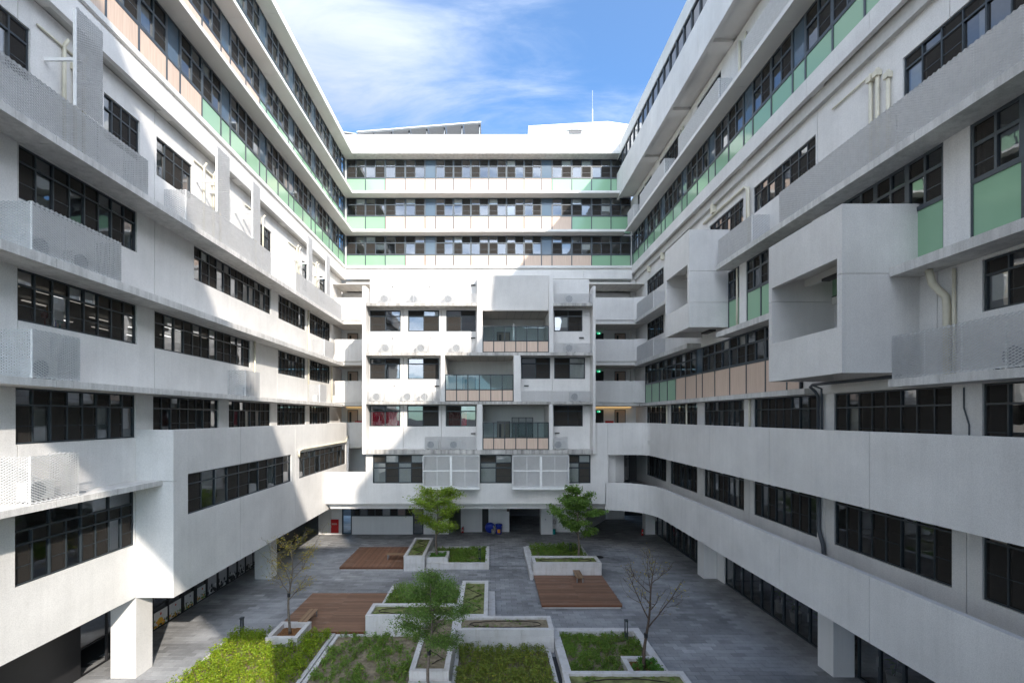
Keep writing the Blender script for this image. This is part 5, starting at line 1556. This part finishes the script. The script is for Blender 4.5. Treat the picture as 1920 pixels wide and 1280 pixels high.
def extinguisher(label, x, y):
    t = thing('fire_extinguisher', label, 'fire extinguisher', 'red fire extinguishers on the floor')
    MB().lathe((x, y, .03), [(.085, 0), (.09, .03), (.09, .42), (.05, .48), (.03, .52)], 14).build('cylinder', 'red', t, True)
    MB().box(FW, x - .02, x + .10, y - .02, y + .02, .552, .60).build('handle', 'black', t)
    MB().tube([(x + .06, y, .55), (x + .13, y, .45), (x + .13, y, .2)], .014, 6).build('nozzle', 'black', t)
    bx('stand', 'black', FW, x - .13, x + .13, y - .13, y + .13, .002, .03, t)
    bx('label_plate', 'paper', FW, x - .04, x + .04, y - .098, y - .091, .2, .33, t)
extinguisher('red fire extinguisher standing left of the slit door', aX2(868), 42.5)
extinguisher('red fire extinguisher beside the far right column', 13.6, 41.6)
bar = thing('barrel', 'blue barrel with an orange label by the far ground wall', 'barrel')
MB().lathe((aX2(935), 42.3, .002), [(.24, 0), (.27, .05), (.28, .55), (.26, .68), (.31, .72), (.31, .86), (.27, .88)], 20).build('body', 'blue_plastic', bar, True)
MB().box(FW, aX2(935) - .13, aX2(935) + .13, 41.99, 42.02, .12, .45).build('sticker', 'orange', bar)
tub = thing('tub', 'round blue tub tipped on its side beside the blue barrel', 'tub')
o = MB().lathe((0, 0, 0), [(.40, 0), (.42, .02), (.46, .30), (.47, .32)], 24).build('shell', 'blue_plastic', tub, True)
tub.location = (aX2(919), 42.2, .47); tub.rotation_euler = (math.radians(-80), 0, 0)
rr = random.Random(4)
bag = MB()
for i in range(6):
    c = (aX2(926) + rr.uniform(-.15, .15), 42.1 + rr.uniform(-.05, .1), .12 + i * .10)
    bag.lathe((c[0], c[1], c[2] - .12), [(.05, 0), (.17 - i * .015, .06), (.19 - i * .02, .14), (.10, .24), (.03, .27)], 9)
tag(bag.build('rubbish_bag', 'mop', None, True), 'pale crumpled bag between the blue tub and barrel', 'bag')
bk = thing('bucket', 'teal bucket holding a mop beside the white column', 'bucket')
MB().lathe((aX(1038.5), 42.1, .002), [(.15, 0), (.19, .42), (.20, .43)], 16).build('pail', 'teal', bk, True)
mo = thing('mop', 'grey string mop standing head up in the teal bucket', 'mop')
MB().tube([(aX(1038.5), 42.1, .05), (aX(1039), 42.2, 1.0)], .015, 6).build('stick', 'door_wood', mo)
MB().lathe((aX(1039), 42.2, .85), [(.04, 0), (.15, .05), (.16, .3), (.08, .45)], 9).build('head', 'mop', mo)
bx('notice_plate', 'grey_paper', FA, aX(1021.5), aX(1023.8), .052, .058, 1.3, 1.42, block)

# left arcade glazing with printed films
FP = Fr((-16.75, 0, 0), (0, 1, 0), (1, 0, 0))
px_pan = [(23.0, 24.05), (24.11, 25.1), (25.3, 26.15), (26.4, 27.25), (27.4, 28.35), (28.5, 29.45), (29.6, 30.55), (30.7, 31.6), (31.7, 32.6), (32.7, 33.6), (33.7, 34.6)]
us = [2.0]
for a, b in [(18.9, 20.2), (20.26, 21.6), (21.66, 22.94)] + px_pan: us += [a, b]
us += [41.9]
zs = [.01, .05, 1.12, 1.17, 3.25, 3.30]
MB().grid(FP, us, zs, lambda i, j: i % 2 == 0 or j % 2 == 0, -.05, .05).build('glazing_frame', 'black', left)
for i in range(1, len(us) - 1, 2):
    quad('pane', 'glass', FP, us[i], us[i + 1], 1.17, 3.25, 0, left)
    if i > 6: quad('pane', 'glass', FP, us[i], us[i + 1], .05, 1.12, -.03, left)
def disc(mb, fr, u, z, d, r, n=7, sq=1.0):
    mb.face([fr.p(u + r * math.cos(2 * math.pi * k / n), d, z + sq * r * math.sin(2 * math.pi * k / n)) for k in range(n)])
for i, (a, b) in enumerate(px_pan):
    rr = random.Random(i)
    col = i < 4
    f_ = bx('film', 'paper' if col else 'grey_paper', FP, a + .01, b - .01, .004, .008, .06, .84 if col else 1.10, left)
    prints = {}
    if col:
        for k in range(46):
            u = rr.uniform(a + .05, b - .05); z = .08 + abs(rr.gauss(0, .13))
            prints.setdefault(rr.choice(['orange', 'yellow_print', 'green_print', 'green_print', 'dark_print']), []).append((u, min(z, .5), rr.uniform(.02, .055)))
        if i == 0: prints.setdefault('yellow_print', []).append((a + .5, .30, .24))
        prints.setdefault('purple_print' if i == 2 else 'red_print', []).append((a + .55, .66, .06))
    else:
        for k in range(34):
            u = rr.uniform(a + .06, b - .06); z = .12 + abs(rr.gauss(0, .20))
            prints.setdefault('dark_print' if k % 4 else 'paper', []).append((u, min(z, .85), rr.uniform(.02, .10)))
    for q, (m_, ds) in enumerate(prints.items()):
        mb = MB()
        for k, (u, z, r) in enumerate(ds): disc(mb, FP, u, z, .0085 + .0006 * (q * 50 + k) / 50, r, 7, rr.uniform(.7, 1.5))
        o = mb.build('print', m_, f_); tag(o, kind='stuff')
bkt = MB().lathe((0, 0, 0), [(.16, 0), (.18, .02), (.22, .45), (.23, .46)], 18).build('pail', 'white_metal', None, True)
bkt.name = 'pail'; bkt.location = (-15.6, 19.4, .24); bkt.rotation_euler = (math.radians(88), 0, math.radians(40))
tag(bkt, 'white pail lying on its side left of the near left column', 'bucket')

# things behind the glass
def pot_plant(label, x, y, h, seed, mat='paint'):
    t = thing('potted_plant', label, 'potted plant', 'potted plants behind the right glass doors')
    MB().lathe((x, y, .012), [(.16, 0), (.20, .05), (.27, .55), (.29, .60), (.25, .60), (.23, .52)], 18).build('pot', mat, t, True)
    rr = random.Random(seed)
    mb = MB()
    for k in range(26):
        a = rr.uniform(0, 6.28); r = rr.uniform(.1, .55); z = .65 + rr.uniform(.1, h)
        c = Vector((x + r * math.cos(a) * .8, y + r * math.sin(a) * .8, z))
        d = Vector((math.cos(a), math.sin(a), rr.uniform(-.6, .3))).normalized() * rr.uniform(.16, .26)
        s_ = d.cross(Vector((0, 0, 1))).normalized() * .07
        mb.face([c - d, c + s_, c + d, c - s_])
    mb.build('leaves', 'leaf_dark', t)
    mb = MB()
    for k in range(5):
        mb.tube([(x, y, .5), (x + rr.uniform(-.25, .25), y + rr.uniform(-.25, .25), .6 + h * rr.uniform(.5, 1))], .012, 5)
    mb.build('stems', 'bark', t)
pot_plant('leafy plant in a white pot, nearest behind the right glass doors', 15.75, 19.3 - 1.2, 1.3, 1)
pot_plant('leafy plant in a tall white pot behind the right glass doors', 15.7, 23.9, .9, 2)
pot_plant('dark bushy plant in a white pot left of the tall white one', 15.75, 25.2, .7, 3)
pot_plant('small dark plant in a black pot behind the right doors', 15.75, 21.8, .8, 4, 'black')
tr = thing('trophy', 'colourful tall trophy standing inside the left classroom window', 'trophy')
for q, (dx_, hh) in enumerate(((-.18, .55), (0, .85), (.2, .6), (.36, .42))):
    y_ = 15.55 + dx_; x_ = -XL - .35
    mb = MB().lathe((x_, y_, 13.55), [(.07, 0), (.07, .08), (.02, .1), (.025, hh * .6), (.09, hh * .7), (.10, hh * .9), (.02, hh)], 10)
    mb.build('cup', ('red_print', 'yellow_print', 'blue_plastic', 'teal')[q], tr, True)
bx('shelf', 'door_wood', FL, 14.9, 16.4, -.6, -.21, 13.45, 13.545, left)

# ------------------------------------------------------------------ planting
def leaf_cloud(name, mat, P, size, up=.4, parent=None, rng=None, aspect=.55):
    """P: n x 3 leaf centres; every leaf a small folded rhombus"""
    rng = rng or np.random.default_rng(1)
    n = len(P)
    nrm = rng.normal(size=(n, 3)); nrm[:, 2] = np.abs(nrm[:, 2]) + up
    nrm /= np.linalg.norm(nrm, axis=1)[:, None]
    t = rng.normal(size=(n, 3)); t -= nrm * (t * nrm).sum(1)[:, None]; t /= np.linalg.norm(t, axis=1)[:, None]
    b = np.cross(nrm, t)
    s = (size * rng.uniform(.6, 1.25, n))[:, None]
    V = np.stack([P - t * s, P + b * s * aspect - nrm * s * .12, P + t * s, P - b * s * aspect - nrm * s * .12], 1).reshape(-1, 3)
    me = bpy.data.meshes.new(name)
    me.vertices.add(4 * n); me.vertices.foreach_set('co', V.astype(np.float32).ravel())
    me.loops.add(4 * n); me.loops.foreach_set('vertex_index', np.arange(4 * n, dtype=np.int32))
    me.polygons.add(n); me.polygons.foreach_set('loop_start', np.arange(0, 4 * n, 4, dtype=np.int32))
    me.polygons.foreach_set('loop_total', np.full(n, 4, dtype=np.int32))
    me.update(calc_edges=True); me.validate()
    me.materials.append(M[mat])
    o = bpy.data.objects.new(name, me); C.objects.link(o)
    if parent is not None: o.parent = parent
    return o

def bed(name, label, x0, x1, y0, y1, z0, n, h, mat, size, seed, cover=1.0, hole=None, clump=.16):
    rng = np.random.default_rng(seed)
    nc = max(8, int((x1 - x0) * (y1 - y0) / (clump * clump) * .9 * cover))
    cx = rng.uniform(x0, x1, nc); cy = rng.uniform(y0, y1, nc)
    # soft patchiness
    dens = .5 + .5 * np.sin(cx * 1.9 + seed) * np.cos(cy * 1.6 + seed * .7) + .35 * np.sin(cx * 4.1 + cy * 3.3)
    keep = rng.random(nc) < np.clip(cover + (dens - .5) * (1.15 - cover) * 1.3, .04, 1)
    if hole:
        for (a, b, c, d) in hole: keep &= ~((cx > a) & (cx < b) & (cy > c) & (cy < d))
    cx, cy = cx[keep], cy[keep]
    hh = h * rng.uniform(.55, 1.15, len(cx))
    idx = rng.integers(0, len(cx), n)
    r = np.abs(rng.normal(0, clump * .62, n)); a = rng.uniform(0, 6.283, n)
    zf = rng.random(n) ** .55
    P = np.stack([cx[idx] + r * np.cos(a), cy[idx] + r * np.sin(a), z0 + hh[idx] * zf], 1)
    P[:, 0] = np.clip(P[:, 0], x0 - .12, x1 + .12); P[:, 1] = np.clip(P[:, 1], y0 - .1, y1 + .12)
    o = leaf_cloud(name, mat, P, size, .5, None, rng)
    tag(o, label, 'groundcover', None, 'stuff')
    # bare stems between the leaves
    m = min(len(cx), 1400)
    mb = MB()
    for i in range(m):
        p = Vector((cx[i], cy[i], z0)); q = p + Vector((rng.normal(0, .07), rng.normal(0, .07), hh[i] * .85))
        s_ = Vector((.006, 0, 0)); n_ = len(mb.v)
        mb.v += [tuple(p - s_), tuple(p + s_), tuple(q + s_), tuple(q - s_)]
        mb.f.append([n_, n_ + 1, n_ + 2, n_ + 3]); mb.mi.append(0)
    st = mb.build('stems', 'twig', o); tag(st, kind='stuff')
    return o
bed('groundcover', 'bright lime groundcover filling the sunlit bed at the lower left', -12.3, -7.65, 15.5, 22.3, .08, 46000, .50, 'leaf_lime', .040, 3, .95, [(-10.4, -8.7, 21.0, 23)])
bed('groundcover', 'thin green groundcover over bare soil left of the middle tree', -7.25, -3.25, 15.5, 22.2, .10, 22000, .32, 'leaf_bed', .037, 5, .62)
bed('groundcover', 'dense olive groundcover right of the middle tree', -1.4, 2.55, 15.5, 20.75, .08, 34000, .48, 'leaf_bed2', .038, 7, .95)
bed('groundcover', 'green groundcover on dark soil in the right-hand bed', 3.2, 6.85, 17.6, 22.2, .17, 19000, .28, 'leaf_bed', .038, 9, .78, [(5.4, 7.2, 17, 19.9)])
bed('groundcover', 'green groundcover between the near left deck and the end-on trough', -5.8, -1.85, 24.1, 28.1, .20, 15000, .42, 'leaf_bed', .045, 11, .85)
bed('groundcover', 'green groundcover in the far middle bed', -4.2, -.4, 32.65, 36.4, .26, 11000, .30, 'leaf_bed', .050, 13, .75, [(-4.6, -2.9, 32, 34.3)])
bed('groundcover', 'tall dull groundcover in the bed behind the right-hand trough', 3.05, 6.9, 33.4, 36.5, .26, 12000, .55, 'leaf_bed', .050, 15, .85)
bed('grass', 'bright grass in the far white tree box', -4.3, -3.25, 32.85, 33.95, .64, 1800, .16, 'grass_tuft', .05, 17, 1.0)
bed('grass', 'grass tufts in the bare tree\'s white box', 5.8, 6.85, 18.3, 19.5, .32, 1500, .28, 'grass_tuft', .05, 19, .5)
bed('grass', 'sparse weeds at the foot of the middle tree', -2.85, -1.75, 15.9, 17.2, .58, 1400, .20, 'leaf_bed', .04, 21, .7)
for i, (a, b, c, d, lab) in enumerate(((-5.75, -4.8, 32.3, 36.6, 'far left end-on'), (3.1, 7.0, 30.75, 31.8, 'right-hand cross'), (-5.8, -1.9, 22.65, 23.65, 'left-hand cross'), (-1.4, -.4, 22.7, 26.9, 'white seat'),
                                  (-1.3, 2.6, 21.2, 22.1, 'middle cross'), (-2.85, -1.8, 17.8, 22.0, 'middle end-on'), (3.0, 7.0, 15.9, 17.3, 'bottom right'))):
    bed('weeds', 'low sparse weeds on the soil of the %s trough' % lab, a, b, c, d, TH - .10, 1500 if i not in (4, 5) else 500, .05, 'leaf_bed', .028, 30 + i, .35)

def tree(name, label, base, h_trunk, h_total, rx, r0, limbs, leaf, n_leaf, size, bark, seed, twigs=7, flat=.3, jitter=.17, lean=(0, 0), tie=None, upright=.5, shift=(0, 0), base_w=.55):
    """leader, limbs reaching into an uneven crown, side twigs, leaf sprays along the twigs"""
    rr = random.Random(seed); rng = np.random.default_rng(seed)
    t = thing(name, label, 'tree', 'young trees planted in the court', base)
    mb = MB(); segs = []
    top = Vector((lean[0] + shift[0], lean[1] + shift[1], h_total * .93))
    def axis(z):
        f_ = z / h_total
        return Vector((lean[0] * f_ + shift[0] * f_ * f_ + .05 * math.sin(z * 2.1 + seed), lean[1] * f_ + shift[1] * f_ * f_ + .05 * math.cos(z * 1.7 + seed), z))
    n = 14
    zs_ = [h_total * .93 * i / n for i in range(n + 1)]
    mb.tube([axis(z) for z in zs_], [r0 * (1.2 if i == 0 else 1) * (1 - .88 * (i / n) ** 1.1) + .004 for i in range(n + 1)], 9)
    Hc = h_total - h_trunk
    def path(p, q, r, bow, m=6, seg=6):
        mid = (p + q) / 2 + Vector((rr.gauss(0, .06), rr.gauss(0, .06), bow))
        pts = []
        for k in range(m + 1):
            f_ = k / m
            pts.append(p * (1 - f_) ** 2 + mid * 2 * f_ * (1 - f_) + q * f_ * f_ + Vector((rr.gauss(0, .018), rr.gauss(0, .018), rr.gauss(0, .018))) * (0 < k < m))
        mb.tube(pts, [r * (1 - .75 * k / m) + .0025 for k in range(m + 1)], seg, 0, False)
        return pts
    for i in range(limbs):
        f_ = (i + .3) / limbs
        z0 = h_trunk + Hc * f_ * .80
        p = axis(z0)
        a = i * 2.4 + rr.uniform(-.5, .5)
        wid = (base_w + (1 - base_w) * math.sin(min(1, f_ * 1.9) * math.pi / 2)) * (1 - max(0, f_ - .4) ** 1.3 * 1.2)
        L = rx * wid * rr.uniform(.75, 1.12)
        rise = L * upright * rr.uniform(.6, 1.3)
        q = p + Vector((math.cos(a) * L, math.sin(a) * L, rise))
        q.z = min(q.z, h_total)
        pts = path(p, q, r0 * .42 * (1 - .5 * f_), -.10 * L)
        segs += [(pts[k], pts[k + 1], .7) for k in range(2, 6)]
        for k in range(twigs):
            g_ = rr.uniform(.35, 1.0)
            s0 = pts[int(g_ * 6)]
            an = a + rr.choice((-1, 1)) * rr.uniform(.3, 1.3)
            l2 = L * rr.uniform(.28, .55)
            e = s0 + Vector((math.cos(an) * l2, math.sin(an) * l2, l2 * upright * rr.uniform(.1, 1.2)))
            tp = path(s0, e, r0 * .14, -.03, 4, 4)
            segs += [(tp[k], tp[k + 1], 1.5) for k in range(4)]
            for w__ in range(2):
                s1 = tp[rr.choice((2, 3, 4))]
                a3 = an + rr.uniform(-1.2, 1.2); l3 = l2 * rr.uniform(.35, .6)
                e3 = s1 + Vector((math.cos(a3) * l3, math.sin(a3) * l3, l3 * rr.uniform(-.1, .9) * upright * 1.5))
                t3 = path(s1, e3, r0 * .06, 0, 2, 3)
                segs += [(t3[k], t3[k + 1], 1.5) for k in range(2)]
    for k in range(9, n):
        segs.append((axis(zs_[k]), axis(zs_[k + 1]), 1.2 if n_leaf > 5000 else .2))
    mb.build('trunk', bark, t, True)
    if n_leaf:
        A = np.array([tuple(s[0]) for s in segs]); B = np.array([tuple(s[1]) for s in segs])
        w_ = np.array([s[2] for s in segs]) * (np.linalg.norm(B - A, axis=1) + .05) * rng.uniform(.3, 1.7, len(segs)); w_ /= w_.sum()
        idx = rng.choice(len(segs), n_leaf, p=w_)
        f_ = rng.random(n_leaf)[:, None]
        P = A[idx] * (1 - f_) + B[idx] * f_ + rng.normal(0, jitter, (n_leaf, 3)) * np.array([1, 1, flat])
        leaf_cloud('crown', leaf, P, size, .7, t, rng)
    if tie:
        c = axis(tie)
        MB().lathe((c.x, c.y, tie), [(r0 * 1.15, 0), (r0 * 1.2, .18)], 12).build('rubber_tie', 'black', t)
    return t
tree('tree', 'young maple with layered bright green leaves in the far left box', (-3.9, 33.35, .62), 1.5, 5.25, 1.85, .085, 14, 'leaf_maple', 9500, .072, 'bark', 21, 8, .40, .20, (.1, 0), 1.75, .6)
tree('tree', 'young broad-leaved green tree behind the right-hand trough', (6.2, 32.8, .5), 1.4, 5.75, 1.75, .075, 13, 'leaf_green', 9500, .082, 'bark', 6, 7, .35, .17, (.0, 0), None, .6, (-.1, 0))
tree('tree', 'dense small-leaved tree in the near middle', (-2.23, 16.7, .55), 1.7, 4.95, 1.15, .06, 16, 'leaf_dark', 24000, .034, 'bark', 9, 9, .6, .15, (.05, .1), 1.5, .55, (.12, 0), .8)
tree('tree', 'thin half-bare tree with yellow leaves in the mulched box', (-9.57, 22.0, .36), 1.5, 4.7, 1.35, .06, 9, 'leaf_yellow', 1500, .040, 'bark', 14, 7, .5, .11, (.1, 0), 1.75, 1.15, (.1, 0), .8)
tree('tree', 'almost bare brown tree in the right-hand tree box', (6.27, 18.95, .34), 1.5, 4.75, 1.5, .066, 7, 'leaf_yellow', 260, .042, 'bark_dark', 35, 6, .5, .10, (.3, .1), 1.25, 1.2, (.25, 0), .9)
